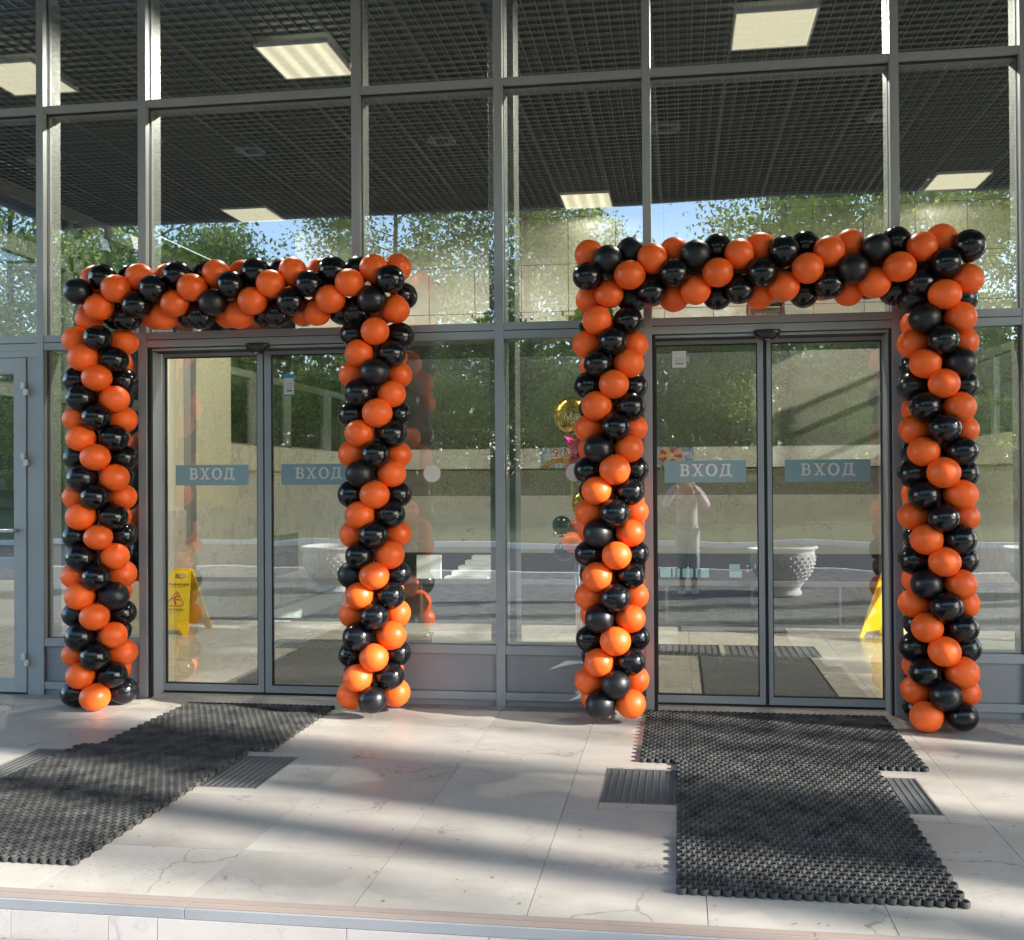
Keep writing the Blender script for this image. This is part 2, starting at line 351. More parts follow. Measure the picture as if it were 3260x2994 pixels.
# steel grates in the floor
def grate(x0,x1,y0,y1,label,ribs='fine',z=0):
    root=empty('floor_grate',(x0,y0,0),label=label,cat='floor grate',group='steel grates let into the floor')
    w,h=x1-x0,y1-y0; t=.008
    f=MB(); f.box(0,w,0,t,-.03,.001).box(0,w,h-t,h,-.03,.001).box(0,t,t,h-t,-.03,.001).box(w-t,w,t,h-t,-.03,.001); f.build('frame',M_grate,root)
    b=MB()
    if ribs=='fine':
        n=int(w/.0335)
        for i in range(1,n): b.box(i*w/n-.0015,i*w/n+.0015,t,h-t,-.025,-.0005)
        b.build('bearing_bars',M_grate,root); b=MB(); n=int(h/.0125)
        for i in range(1,n): b.box(t,w-t,i*h/n-.001,i*h/n+.001,-.012,-.002)
        b.build('cross_bars',M_grate,root)
    else:
        n=int(w/.055)
        for i in range(1,n): b.box(i*w/n-.004,i*w/n+.004,t,h-t,-.02,-.001)
        b.build('bearing_bars',M_steel,root); b=MB(); b.box(t,w-t,t,h-t,-.02,-.006); b.build('insert',M_carpet,root)
    MB().box(0,w,0,h,-.06,-.055).build('pit_floor',M_pit,root)
    return root
grate(*outg[0],'fine steel floor grate crossing under the left front rubber mat')
grate(*outg[1],'fine steel floor grate crossing under the large right front rubber mat')

# interior floor
ing=[(-3.62,-2.9,1.80,2.24),(-2.88,-1.9,1.80,2.24),(-.82,.34,1.79,2.29),(.38,1.145,1.79,2.29)]
hf=MB(); rr=[(-7.4,7.55,.17,3.25)]
for h in ing: rr=cut(rr,h)
for r in rr: hf.box(r[0],r[1],r[2],r[3],-.4,-.0065)
hf=hf.build('hall_floor',M_joint); tag(hf,kind='structure'); slabs(hf,-7.4,7.5,.1,3.24,ing,M_hall)
for h,t in zip(ing,('slatted grate inside the left door at its far left','slatted grate behind the carpet inside the left door','slatted grate inside the right door, left of the pair','slatted grate inside the right door, right of the pair')): grate(*h,t,'wide')
def carpet(x0,x1,y0,y1,label):
    root=empty('carpet',(x0,y0,0),label=label,cat='carpet'); w,h=x1-x0,y1-y0
    MB().box(.02,w-.02,.02,h-.02,.0005,.009).build('pile',M_carpet,root)
    e=MB(); e.box(0,w,0,.02,.0005,.007).box(0,w,h-.02,h,.0005,.007).box(0,.02,.02,h-.02,.0005,.007).box(w-.02,w,.02,h-.02,.0005,.007); e.build('rubber_edge',M_gask,root); return root
carpet(.15,1.04,.30,1.77,'charcoal entrance carpet on the floor inside the right door')
carpet(-3.23,-2.17,.30,1.78,'charcoal entrance carpet on the floor inside the left door')
carpet(0,1.0,2.95,3.25,'thin dark mat farthest inside the right entrance')

# ------------------------------------------------------------------ FACADE
fac=empty('glass_facade',(0,0,0),label='grey framed glass entrance facade with two sliding doors',cat='facade')
mull=[(-8.1,-8.05),(-6.45,-6.4),(-5.42,-5.37),(-4.343,-4.292),(-3.597,-3.54),(-2.102,-2.046),(-1.157,-1.099),(-.207,-.156),(1.292,1.346),(2.042,2.101),(3.2,3.255),(4.4,4.455),(5.6,5.655),(6.6,6.655),(7.6,7.66)]
ZT=5.0
for a,b in mull:
    m=MB(); m.box(a,b,-.012,.028,0,ZT).box(a+.006,b-.006,.0281,.058,0,ZT,1).box(a-.001,b+.001,.0585,.17,0,ZT,2); m.build('mullion',[M_alu,M_gask,M_inner],fac,bevel=.0015)
def transom(a,b,z0,z1,inner=True):
    m=MB(); m.box(a+.001,b-.001,-.008,.028,z0,z1).box(a+.001,b-.001,.0281,.0585,z0+.006,z1-.006,1)
    m.box(a+.001,b-.001,.02,.0279,z0-.007,z0-.0005,1)
    if inner: m.box(a+.002,b-.002,.059,.165,z0-.001,z1+.001,2)
    return m.build('transom',[M_alu,M_gask,M_inner],fac,bevel=.001)
def pane(a,b,z0,z1,y=.036,parent=None,m=None):
    cx=(a+b)/2; cz=(z0+z1)/2
    o=MB().box(a-cx,b-cx,0,.006,z0-cz,z1-cz).build('pane',m or M_glass,parent or fac,loc=(cx,y,cz))
    o.rotation_euler=(rnd.uniform(-.0012,.0012),0,rnd.uniform(-.0015,.0015)); return o
doors={4:'L',7:'R'}
for i in range(len(mull)-1):
    a,b=mull[i][1],mull[i+1][0]
    transom(a,b,3.976,4.023); transom(a,b,2.404,2.452); 
    m=MB(); m.box(a+.001,b-.001,-.009,.028,2.352,2.398).box(a+.001,b-.001,.0,.027,2.3981,2.4039,1).box(a+.001,b-.001,.0281,.0585,2.356,2.394,1).box(a+.002,b-.002,.059,.165,2.351,2.4,2); m.build('transom',[M_alu,M_gask,M_inner],fac)
    pane(a,b,4.02,ZT); pane(a,b,2.445,3.98)
    if i in doors or i==2: continue
    pane(a,b,.378,2.36)
    transom(a,b,.332,.384); transom(a,b,.04,.090)
    MB().box(a+.004,b-.004,.012,.05,.0925,.3295).build('lower_panel',M_alu2,fac); 
    MB().box(a+.001,b-.001,.010,.17,.0,.0395).build('base_strip',M_alu2,fac)
# sliding doors
def letters(parent,x,z,y,h):
    """ВХОД in a slab-serif face"""
    b=MB(); u=h; off=[0]
    def put(pts,ox):
        off[0]+=1; d=y-.0001*off[0]
        b.poly([(x+(ox+px)*u,d,z+pz*u) for px,pz in pts])
    def bx(ox,a,b_,c,d): put([(a,c),(b_,c),(b_,d),(a,d)],ox)
    def arc(ox,cx,cz,ro,rz_,ri,rzi,a0,a1,n=10):
        for k in range(n):
            t0=a0+(a1-a0)*k/n; t1=a0+(a1-a0)*(k+1)/n
            b.poly([(x+(ox+cx+ri*math.cos(t0))*u,y,z+(cz+rzi*math.sin(t0))*u),(x+(ox+cx+ro*math.cos(t0))*u,y,z+(cz+rz_*math.sin(t0))*u),(x+(ox+cx+ro*math.cos(t1))*u,y,z+(cz+rz_*math.sin(t1))*u),(x+(ox+cx+ri*math.cos(t1))*u,y,z+(cz+rzi*math.sin(t1))*u)])
    H=math.pi/2
    o=0; bx(o,.10,.29,.0,1); bx(o,0,.1,0,.11); bx(o,0,.1,.89,1)   # В
    for c,d in ((0,.12),(.46,.57),(.88,1)): bx(o,.29,.48,c,d)
    arc(o,.48,.735,.25,.265,.08,.165,-H,H); arc(o,.48,.285,.32,.285,.13,.175,-H,H)
    o=1.0   # Х
    put([(.06,1),(.27,1),(.88,0),(.67,0)],o); put([(.70,1),(.84,1),(.24,0),(.10,0)],o)
    for a_,b_ in ((0,.4),(.58,.94)): bx(o,a_,b_,.90,1)
    for a_,b_ in ((0,.38),(.54,.96)): bx(o,a_,b_,0,.10)
    o=2.12; arc(o,.48,.5,.48,.53,.27,.40,0,2*math.pi,24)  # О
    o=3.27 # Д
    bx(o,.62,.81,.12,.89); bx(o,.16,.93,.89,1); put([(.27,.89),(.39,.89),(.24,.12),(.10,.12)],o); bx(o,0,1.0,0,.12); bx(o,0,.09,-.14,0); bx(o,.91,1.0,-.14,0)
    return b.build('lettering',M_white,parent)
def leaf(x0,x1,g0,g1,sgn,sx0,sx1,label=None):
    y0,y1=.15,.19
    f=MB(); f.box(x0,g0,y0,y1,.015,2.345).box(g1,x1,y0,y1,.015,2.345).box(g0,g1,y0,y1,.015,.062).box(g0,g1,y0,y1,2.304,2.345)
    f.box(g0,g0+.006,y0+.004,y0+.03,.062,2.304,1).box(g1-.006,g1,y0+.004,y0+.03,.062,2.304,1).box(g0,g1,y0+.004,y0+.03,.062,.069,1).box(g0,g1,y0+.004,y0+.03,2.296,2.304,1)
    o=f.build('sliding_door',[M_alu,M_gask],fac)
    pane(g0+.006,g1-.006,.069,2.296,y0+.012,o,M_glassd)
    MB().box(sx0,sx1,y0+.0095,y0+.0105,1.421,1.561).build('entry_sign',M_teal,o)
    w=sx1-sx0; h=.077; letters(o,sx0+w*.19,1.461,y0+.0088,h); return o
l1=leaf(-3.523,-2.793,-3.505,-2.833,0,-3.43,-2.902); l2=leaf(-2.782,-2.10,-2.735,-2.11,0,-2.666,-2.145)
l3=leaf(-.148,.541,-.138,.504,0,-.085,.430); l4=leaf(.562,1.29,.589,1.265,0,.671,1.195)
def frame_extra(a,b):
    m=MB(); m.box(a+.001,b-.001,.02,.149,2.347,2.3515,1)   # header
    m.box(a+.001,b-.001,.021,.04,2.330,2.346,0).box(a+.001,b-.001,.03,.148,2.3275,2.3299,1)
    m.box(a+.001,a+.018,.03,.145,0,2.329,0).box(b-.022,b-.001,.03,.145,0,2.329,0)
    m.box(a+.0005,a+.022,.002,.0295,0,2.345,1).box(b-.012,b-.0005,.002,.0295,0,2.345,1)
    m.box(a+.02,b-.022,.15,.21,0,.012,1)
    m.build('door_frame',[M_alu,M_gask],fac)
frame_extra(-3.54,-2.102); frame_extra(-.156,1.292)
for gx in (-2.7925,.5415):
    MB().box(gx,gx+(.0100 if gx<0 else .0200),.158,.185,.015,2.34).build('door_seal',M_gask,fac)
def sensor(x):
    prof=[(.001,-.055),(.03,-.053),(.06,-.040),(.078,-.018),(.083,0),(.083,.012),(.0,.012)]
    o=MB().lathe(prof,24).build('motion_sensor',M_blackp,fac,smooth=True,loc=(x,.0,2.347)); o.scale=(1,.55,1)
    MB().box(-.012,.012,-.041,-.037,-.05,-.046).build('sensor_lens',M_white,o)
sensor(-2.757); sensor(.553)
def sticker(parent,x0,x1,z0,z1,blue):
    MB().box(x0,x1,.1587,.1595,z0,z1).build('paper_label',M_paper,parent)
    m=MB(); yy=.1582
    if blue:
        m.box(x0,x1,yy,yy+.0003,z1-.025,z1,1).box(x0,x1,yy,yy+.0003,z0,z0+.009,1)
    for q in (.35,.45,.55): m.box(x0+.012,x1-.012,yy,yy+.0003,z0+(z1-z0)*q,z0+(z1-z0)*q+.002)
    m.box(x0+.02,x1-.015,yy,yy+.0003,z0+(z1-z0)*.2,z0+(z1-z0)*.26); m.build('label_print',[M_ink,M_blue],parent)
sticker(l3,-.03,.059,2.158,2.265,False); sticker(l2,-2.646,-2.575,2.024,2.17,True)
for xx in (-1.584,-.653):
    p=[(xx+.057*math.cos(t*math.pi/18),.0345,1.49+.057*math.sin(t*math.pi/18)) for t in range(36)]
    MB().prism(p,(0,.001,0)).build('round_sticker',M_white,fac)
for xx,zz in ((-.99,.50),):
    pass
# left side door
a,b=-5.37,-4.343
m=MB(); m.box(a+.001,b-.001,-.006,.028,2.306,2.3515).box(b-.072,b-.001,-.006,.028,0,2.3055).box(a+.001,a+.06,-.006,.028,0,2.3055).box(a+.06,b-.072,.0,.05,-.0,.012,1); m.build('door_frame',[M_alu,M_gask],fac,bevel=.001)
dr=MB(); x0,x1=a+.066,-4.420; g0,g1=a+.16,-4.511
dr.box(x0,g0,-.014,.03,.016,2.301).box(g1,x1,-.014,.03,.016,2.301).box(g0,g1,-.014,.03,.016,.111).box(g0,g1,-.014,.03,2.195,2.301).box(g0,g1,-.014,.03,.862,.933)
dr.box(x0+.004,x1-.004,.0301,.05,.02,2.298,1) if False else None
dr=dr.build('side_door',[M_alu,M_gask],fac,bevel=.001)
pane(g0,g1,.111,.862,.0,dr); pane(g0,g1,.933,2.195,.0,dr)
for z in (2.087,1.605,.24):
    h=MB(); h.box(-4.447,-4.416,-.034,-.0145,z+.001,z+.044).box(-4.428,-4.396,-.030,-.0065,z-.043,z); h.build('hinge',M_hinge,dr,bevel=.002)
MB().tube([(g1+.03,-.0145,1.12),(g1+.03,-.075,1.12),(g1-.55,-.075,1.12),(g1-.55,-.0145,1.12)],.011,8).build('handle',M_steel,dr,smooth=True)

# ------------------------------------------------------------------ CANOPY + HALL CEILING
def module():
    b=MB(); n=6; w=.594; p=w/n
    for i in range(n+1):
        q=min(max(i*p,.0035),w-.0035)
        b.box(q-.0027,q+.0027,0,w,-.0,.0015,0)
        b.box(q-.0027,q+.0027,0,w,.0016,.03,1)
    for i in range(n+1):
        q=min(max(i*p,.0035),w-.0035)
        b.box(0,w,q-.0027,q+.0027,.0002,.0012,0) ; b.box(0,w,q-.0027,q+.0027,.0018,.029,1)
    return b.mesh('ceiling_panel',[M_slat,M_cell])
MOD=module()
lamps=[(.43,.90,0),(-3.21,.90,1),(-5.65,.88,0),(-1.36,4.93,2),(-5.57,4.90,0),(2.87,4.82,0)]
def ceiling(name,x0,nx,y0,ny,skip=()):
    root=empty(name,(0,0,0),kind='structure')
    for i in range(nx):
        for j in range(ny):
            x,y=x0+i*.6,y0+j*.6
            if any(abs(x+.3-(a+.3))<.3 and abs(y+.3-(b+.3))<.3 for a,b,_ in skip): continue
            o=obj('ceiling_panel',MOD,root,(x,y,4.8+rnd.uniform(-.0015,.0015)))
    return root
hc=ceiling('hall_ceiling',-7.37,21,.2,9,lamps)
MB().box(-7.4,7.6,.17,5.7,5.0,5.02).build('ceiling_void',M_void,hc)
cn=ceiling('canopy',-8.0,25,-5.24,9)
MB().box(-8.05,7.45,-5.3,0,5.0,5.25).build('roof_slab',M_void,cn)
MB().box(-8.1,7.5,-5.34,-5.28,4.78,5.3).build('fascia',M_alu,cn)
MB().box(7.45,7.5,-5.279,0,4.78,5.3).build('fascia',M_alu,cn); MB().box(-8.1,-8.05,-5.279,0,4.78,5.3).build('fascia',M_alu,cn)
def lampspot(root,loc,w=26):
    d=bpy.data.lights.new('panel_light','SPOT'); d.energy=w; d.spot_size=R(176); d.spot_blend=.25; d.shadow_soft_size=0.0; d.color=(1,.93,.80)
    o=bpy.data.objects.new('panel_light',d); col.objects.link(o); o.location=loc; o.parent=root
where=['near ceiling above the right door','near ceiling above the left door, glowing in four stripes','near ceiling at the far left edge','far ceiling between the two balloon arches','far ceiling above the left balloon arch','far ceiling above the right end of the right arch']
for (x,y,k),w in zip(lamps,where):
    root=empty('ceiling_light',(x,y,4.787),label='square cream ceiling light panel, '+w,cat='ceiling light',group='square light panels in the hall ceiling')
    f=MB(); t=.014; f.box(0,.595,0,t,-.006,.03).box(0,.595,.595-t,.595,-.006,.03).box(0,t,t,.595-t,-.006,.03).box(.595-t,.595,t,.595-t,-.006,.03); f.build('frame',M_lampf,root)
    MB().box(t,.595-t,t,.595-t,0,.02).build('diffuser',M_tube if k else M_lamp,root)
    lampspot(root,(.3,.3,-.03),85 if y<2 else 2)
for x,w in ((-6.6,'farthest left'),(-4.3,'second from the left'),(-2.3,'middle of the five'),(-.1,'second from the right'),(1.9,'farthest right')):
    root=empty('downlight',(x,-3.0,4.795),label='round canopy downlight mirrored in the upper glass, '+w,cat='downlight',group='round downlights in the canopy')
    MB().lathe([(.07,.03),(.075,0),(.14,-.006),(.15,0),(.15,.03)],28).build('ring',M_alu2,root,smooth=True); MB().lathe([(.001,.03),(.07,.03)],20).build('reflector',M_steel,root)

# ------------------------------------------------------------------ HALL WALLS
bw=MB(); bw.box(-4.9,7.6,5.71,5.95,3.22,5.0).build('x',M_joint) if False else None
tw=MB().box(-4.95,7.6,5.712,5.95,3.22,5.0).build('upper_wall',M_joint); tag(tw,kind='structure')
zr=[3.22,3.55,4.145,4.735,4.99]
x=-4.95; 
nx=0
while x<7.6:
    x2=min(7.6,x+.6)
    for z0,z1 in zip(zr,zr[1:]):
        cx,cz=(x+x2)/2,(z0+z1)/2
        MB().box(x+.0045-cx,x2-.0045-cx,0,.0105,z0+.0045-cz,z1-.0045-cz).build('tile',M_tile,tw,loc=(cx,5.70,cz))
    x=x2
# gallery ledge, lower foyer
lg=MB().box(-4.95,7.6,5.35,5.699,3.16,3.215).build('gallery_ledge',M_alu2); tag(lg,kind='structure')
fw=empty('foyer',(0,0,0),kind='structure')
MB().box(-8.2,7.6,8.9,9.1,-2,5.3).build('far_wall',M_dark,fw)
MB().box(-7.4,7.6,5.96,7.6,3.24,3.3).build('foyer_ceiling',M_void,fw); MB().box(-5.4,5.6,7.55,7.6,3.301,4.9).build('added_shaft_wall',M_white,fw)  # shaft wall added along with the invented opening above the foyer
M_frost=bpy.data.materials.new('frosted rooflight'); M_frost.use_nodes=True; _t=N(M_frost,'ShaderNodeBsdfTranslucent'); _t.inputs[0].default_value=(.95,.95,.95,1); L(M_frost,_t.outputs[0],M_frost.node_tree.nodes['Material Output'].inputs[0])
MB().box(-5.4,5.6,7.601,8.9,4.9,4.91).build('added_rooflight',M_frost,fw)  # unseen, added to wash the foyer back wall with daylight
lat=MB()
for i in range(80): lat.box(-6.4+i*.15,-6.39+i*.15,5.96,7.58,3.225,3.239)
for i in range(10): lat.box(-6.4,5.6,5.98+i*.15,5.99+i*.15,3.224,3.2385)
lat.build('foyer_lattice',M_slat,fw)
ew=MB()
for y in (.17,1.6,3.0,4.4,5.66,7.2,8.6): ew.box(7.6,7.7,y,y+.06,-1.7,4.99)
for z in (0,2.38,4.0,4.9): ew.box(7.61,7.69,.23,8.6,z,z+.06)
ew.build('end_frame',M_inner,fw); MB().box(7.645,7.651,.2,8.6,.05,4.9).build('end_pane',M_glass,fw); MB().box(7.62,7.7,.2,9,-2,-.05).build('end_base',M_dark,fw)
pc=MB().box(6.35,7.0,-1.60,-.22,-.13,4.8).build('canopy_pillar',M_conc,bevel=.01); tag(pc,'square concrete pillar under the canopy right of the doors','pillar')
MB().box(-8.2,7.6,3.25,9.0,-2.1,-1.7).build('lower_floor',M_hall,fw)
MB().box(-7.5,7.6,3.155,3.25,-1.7,-.41).build('floor_edge',M_alu2,fw)
MB().box(-7.4,-5.0,5.9,8.9,4.99,5.05).build('wing_roof',M_void,fw)
MB().box(-8.2,-7.5,.17,8.9,5.02,5.3).build('roof_edge',M_void,fw)
YB=8.6; XL=-5.3; XR=3.3
pw=empty('gallery_parapet',(0,0,0),kind='structure')
def cladrun(x0,x1,y,z0,z1,m,th=.10,step=1.2,name='cladding_slab'):
    x=x0
    while x<x1-.01:
        x2=min(x1,x+step); cx,cz=(x+x2)/2,(z0+z1)/2
        MB().box(x+.0012-cx,x2-.0012-cx,0,th,z0-cz,z1-cz).build(name,m,pw,loc=(cx,y,cz)); x=x2
def cladruny(y0,y1,x,z0,z1,m,th=.12,step=1.2,name='cladding_slab',hole=None):
    y=y0
    while y<y1-.01:
        y2=min(y1,y+step); cy_,cz=(y+y2)/2,(z0+z1)/2
        MB().box(0,th,y+.0012-cy_,y2-.0012-cy_,z0-cz,z1-cz).build(name,m,pw,loc=(x,cy_,cz)); y=y2
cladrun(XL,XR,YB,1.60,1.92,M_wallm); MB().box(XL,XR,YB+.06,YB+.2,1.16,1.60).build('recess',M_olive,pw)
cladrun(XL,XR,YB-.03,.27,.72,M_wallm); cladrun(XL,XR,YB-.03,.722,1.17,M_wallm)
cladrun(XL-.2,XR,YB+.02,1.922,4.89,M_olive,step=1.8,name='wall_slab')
MB().box(XL,XR,YB+.13,YB+.25,.2,1.9).build('core',M_dark,pw)
# left block
for z0,z1 in ((-.22,.45),(.452,1.13)): cladruny(3.26,YB-.04,XL-.12,z0,z1,M_wallm,step=.9)
cladruny(4.7,YB-.01,XL-.12,1.57,1.885,M_wallm); MB().box(XL-.2,XL-.06,4.7,YB,1.13,1.6).build('recess',M_wallm,pw)
MB().box(XL-.125,XL+.012,3.26,YB-.05,-.265,-.223).build('skirting',M_alu2,pw)
MB().box(XL-.12,XL-.01,3.26,YB-.05,-1.7,-.267).build('lower_wall',M_white,pw)
MB().box(XL-.25,XL-.03,3.35,4.69,1.132,2.95).build('cream_pier',M_cream,pw)
MB().box(XL-.029,XL+.05,3.62,3.74,.78,2.9).build('grey_post',M_inner,pw)
wf=MB(); x0,x1=XL-.12,XL-.06; wf.box(x0,x1,4.69,YB,2.74,2.83).box(x0,x1,4.69,4.75,1.89,2.739).box(x0,x1,5.3,5.55,1.89,2.739).box(x0,x1,6.35,6.5,1.89,2.739).box(x0,x1,7.7,8.0,1.89,2.739).box(x0,x1,4.751,7.7,1.886,1.91); wf.build('inner_window_frame',M_inner,pw)
MB().box(XL-.10,XL-.092,4.7,8.5,1.9,2.74).build('inner_pane',M_glassin,pw)
MB().box(-7.35,XL-.13,8.6,8.7,-1.7,5).build('wing_wall',M_dark,pw)
MB().box(-7.3,XL-.13,3.26,3.38,-.4,.38).build('low_cream_wall',M_cream,pw)
vy=5.35
vg=empty('wall_vent',(XL+.002,vy,0),label='square vent grille in the marble wall behind the left door',cat='vent')
m=MB(); m.box(0,.012,0,.03,.14,.74).box(0,.012,1.22,1.25,.14,.74).box(0,.012,.03,1.22,.14,.17).box(0,.012,.03,1.22,.71,.74); m.build('frame',M_cream,vg)
m=MB()
for i in range(40): m.box(0,.006,.03,1.22,.175+i*.0134,.181+i*.0134)
m.build('louvres',M_inner,vg)
# right block
for z0,z1 in ((-.22,.45),(.452,1.17)): cladruny(3.26,YB-.04,XR,z0,z1,M_wallm)
cladruny(3.2,YB-.01,XR,1.57,1.885,M_wallm); MB().box(XR+.06,XR+.1,3.2,YB,1.17,1.58).build('recess',M_wallm,pw)
wf=MB(); wf.box(XR+.04,XR+.1,3.2,YB,2.72,2.80).box(XR+.04,XR+.1,3.2,3.3,1.886,2.719).box(XR+.04,XR+.1,4.5,4.6,1.886,2.719).box(XR+.04,XR+.1,6.0,6.1,1.886,2.719); wf.build('inner_window_frame',M_inner,pw)
MB().box(XR+.06,XR+.068,3.3,YB,1.886,2.72).build('inner_pane',M_glassin,pw)
# left glazed side of the hall
sg=empty('side_glazing',(0,0,0),label='pale framed side windows under the hall ceiling at far left',cat='window wall')
m=MB(); m.box(-7.42,-7.34,.2,8.6,4.62,4.79).box(-7.42,-7.34,.2,8.6,4.02,4.2).box(-7.42,-7.34,.2,8.6,2.4,2.55)
m.build('rail',M_inner,sg)
for y in (.2,1.8,3.2,4.55,4.85,6.2,7.6,8.52): MB().box(-7.42,-7.34,y,y+.09,.1,4.62).build('post',M_inner,sg)
MB().box(-7.40,-7.39,.3,8.6,.1,4.62).build('pane',M_glassin,sg)
ow=MB().box(-8.0,-7.8,.2,9,-.3,5.0).build('outer_side_wall',mat('blue grey panels',(.13,.16,.19),.6)); tag(ow,kind='structure')
for z in (.55,.75,1.15,1.35,2.0): MB().box(-7.7999,-7.77,.2,9,z,z+.05 if z!=1.15 else z+.1).build('pale_band',M_inner,ow)
# column behind the centre mullion
tag(MB().box(-1.234,-1.061,.2,.39,0,4.8).build('steel_column',M_inner,bevel=.004),'grey square steel column standing behind the middle mullion','column')
# far windows low in the foyer and white stairs
fwn=empty('far_windows',(0,0,0),label='small bright far windows low behind the right door',cat='windows')
for (a,b,c,d) in ((-.28,-.12,-.09,.04),(-.09,-.05,-.09,.04),(-.02,.02,-.09,.04),(.06,.22,-.09,.04),(.26,.30,-.09,.04),(.34,.46,-.09,.04),(.77,.93,.04,.11),(.77,.96,-.09,.01),(1.03,1.06,.07,.10),(1.03,1.06,.0,.03),(1.15,1.17,.05,.11)):
    MB().box(a,b,8.50,8.53,c,d).build('window',M_win,fwn)
MB().box(-6.2,5.5,8.531,8.56,-1.7,.265).build('shade_backing',M_dark,fwn)  # dark sheet standing for the unlit opening below the parapet
st=empty('white_stairs',(0,0,0),label='white staircase seen low between the left arch and centre mullion',cat='stairs')
for i in range(5): MB().box(-3.2+i*.05,-2.6,6.6+i*.2,6.8+i*.2,.06,.10+i*.055).build('step',M_white,st)
MB().box(-3.58,-3.24,6.55,6.6,.06,.40).build('side_panel',M_white,st); MB().box(-4.4,-2.4,6.5,7.7,-1.7,.055).build('stair_base',M_dark,st)
M_rail=mat('dark rail',(.09,.09,.095),.4)
rl=empty('hall_railing',(0,0,0),label='low dark grey glazed railing at the far edge of the hall floor',cat='railing')
MB().box(-5.1,3.25,3.24,3.28,.40,.445).build('rail',M_rail,rl); MB().box(-5.1,3.25,3.245,3.275,.005,.03).build('bottom_rail',M_rail,rl)
for x in np.arange(-5.05,3.2,.82): MB().box(x,x+.025,3.245,3.275,.031,.399).build('post',M_rail,rl)
MB().box(-5.05,3.2,3.258,3.264,.031,.399).build('pane',M_glassin,rl)

# ------------------------------------------------------------------ BALLOONS
def balloon_mesh(name,m):
    seg,rg=22,14; V=[];F=[]
    for i in range(rg+1):
        t=math.pi*i/rg; z=math.cos(t); r_=math.sin(t)
        if z<0: z*=1.12; r_*=(1-.10*(-z))
        for k in range(seg):
            q=2*math.pi*k/seg; V.append((r_*math.cos(q),r_*math.sin(q),z))
    for i in range(rg):
        for k in range(seg):
            j=(k+1)%seg; F.append((i*seg+k,(i+1)*seg+k,(i+1)*seg+j,i*seg+j))
    b=len(V)   # knot
    for i,(r_,z) in enumerate(((.05,-1.10),(.045,-1.17),(.1,-1.22))):
        for k in range(8): q=2*math.pi*k/8; V.append((r_*math.cos(q),r_*math.sin(q),z))
    for i in range(2):
        for k in range(8): j=(k+1)%8; F.append((b+i*8+k,b+(i+1)*8+k,b+(i+1)*8+j,b+i*8+j))
    me=bpy.data.meshes.new(name); me.from_pydata(V,[],F); me.materials.append(m); me.polygons.foreach_set('use_smooth',[True]*len(F)); me.update(); me.validate(); return me
B_or=balloon_mesh('balloon_orange',M_or); B_bk=balloon_mesh('balloon_black',M_bk)
BR=.090; CR=.136
SH=Matrix.Identity(3)
def put_balloon(root,p,out,color,ax_=None,s=1.0):
    o=obj('balloon',B_or if color=='o' else B_bk,root,p)
    q=Vector(out).normalized().to_track_quat('Z','Y'); o.rotation_mode='QUATERNION'; o.rotation_quaternion=q
    k=BR*s*rnd.uniform(.965,1.035); o.scale=(k,k*rnd.uniform(.93,.98),k*rnd.uniform(.95,1.03)); return o
def arch(label,left,right,beam):
    root=empty('balloon_arch',(0,0,0),label=label,cat='balloon arch',group='balloon arches round the doors')
    # columns: (x0,z0),(x1,z1) at layer 0 and n ; phase, sense
    for (x0,z0,dx,dz,n,ang0,sense) in (left,right):
        for k in range(n):
            cx=x0+dx*k; cz=z0+dz*k; yc=-.25
            for q in range(4):
                a=ang0+sense*45*k+90*q; a=(a+rnd.uniform(-4,4))
                c='o' if q%2==0 else 'b'
                rr=CR*rnd.uniform(.97,1.03); d=Vector((math.cos(R(a)),math.sin(R(a)),rnd.uniform(-.06,.06)))
                put_balloon(root,(cx+d.x*rr,yc+d.y*rr,cz+rnd.uniform(-.004,.004)),(d.x,d.y,d.z),c)
        MB().tube([(x0,-.25,.0),(x0+dx*n,-.25,z0+dz*n)],.012,8).build('frame_pole',M_inner,root)
    x0,z0,dx,dz,n,ang0,sense=beam
    for k in range(n):
        cx=x0+dx*k; cz=z0+dz*k
        for q in range(4):
            a=ang0+sense*45*k+90*q+rnd.uniform(-4,4)   # angle from front (-y) up to +z
            c='o' if q%2==0 else 'b'; rr=CR*rnd.uniform(.97,1.03)
            d=Vector((rnd.uniform(-.06,.06),-math.cos(R(a)),math.sin(R(a))))
            put_balloon(root,(cx+rnd.uniform(-.004,.004),-.25+d.y*rr,cz+d.z*rr),d,c)
    MB().tube([(x0+.1,-.25,z0),(x0+dx*(n-2),-.25,z0+dz*n)],.012,8).build('frame_pole',M_inner,root)
    return root
# column angle: front is -90 deg; left arch left: O at front on layer 0, then turning to the left (-x): sense -1
arch('black and orange balloon arch around the left sliding door',
     (-3.727,.09,.0010,.1262,19,-64,-1),
     (-1.885,.122,.0016,.1240,19,18,1),
     (-3.771,2.642,.128,-.0003,17,-78.5,1))
arch('black and orange balloon arch around the right sliding door',
     (-.398,.115,.0000,.1261,19,-32,1),
     (1.486,.091,.0004,.1253,20,-136,-1),
     (-.525,2.668,.1272,.0004,18,-101,1))

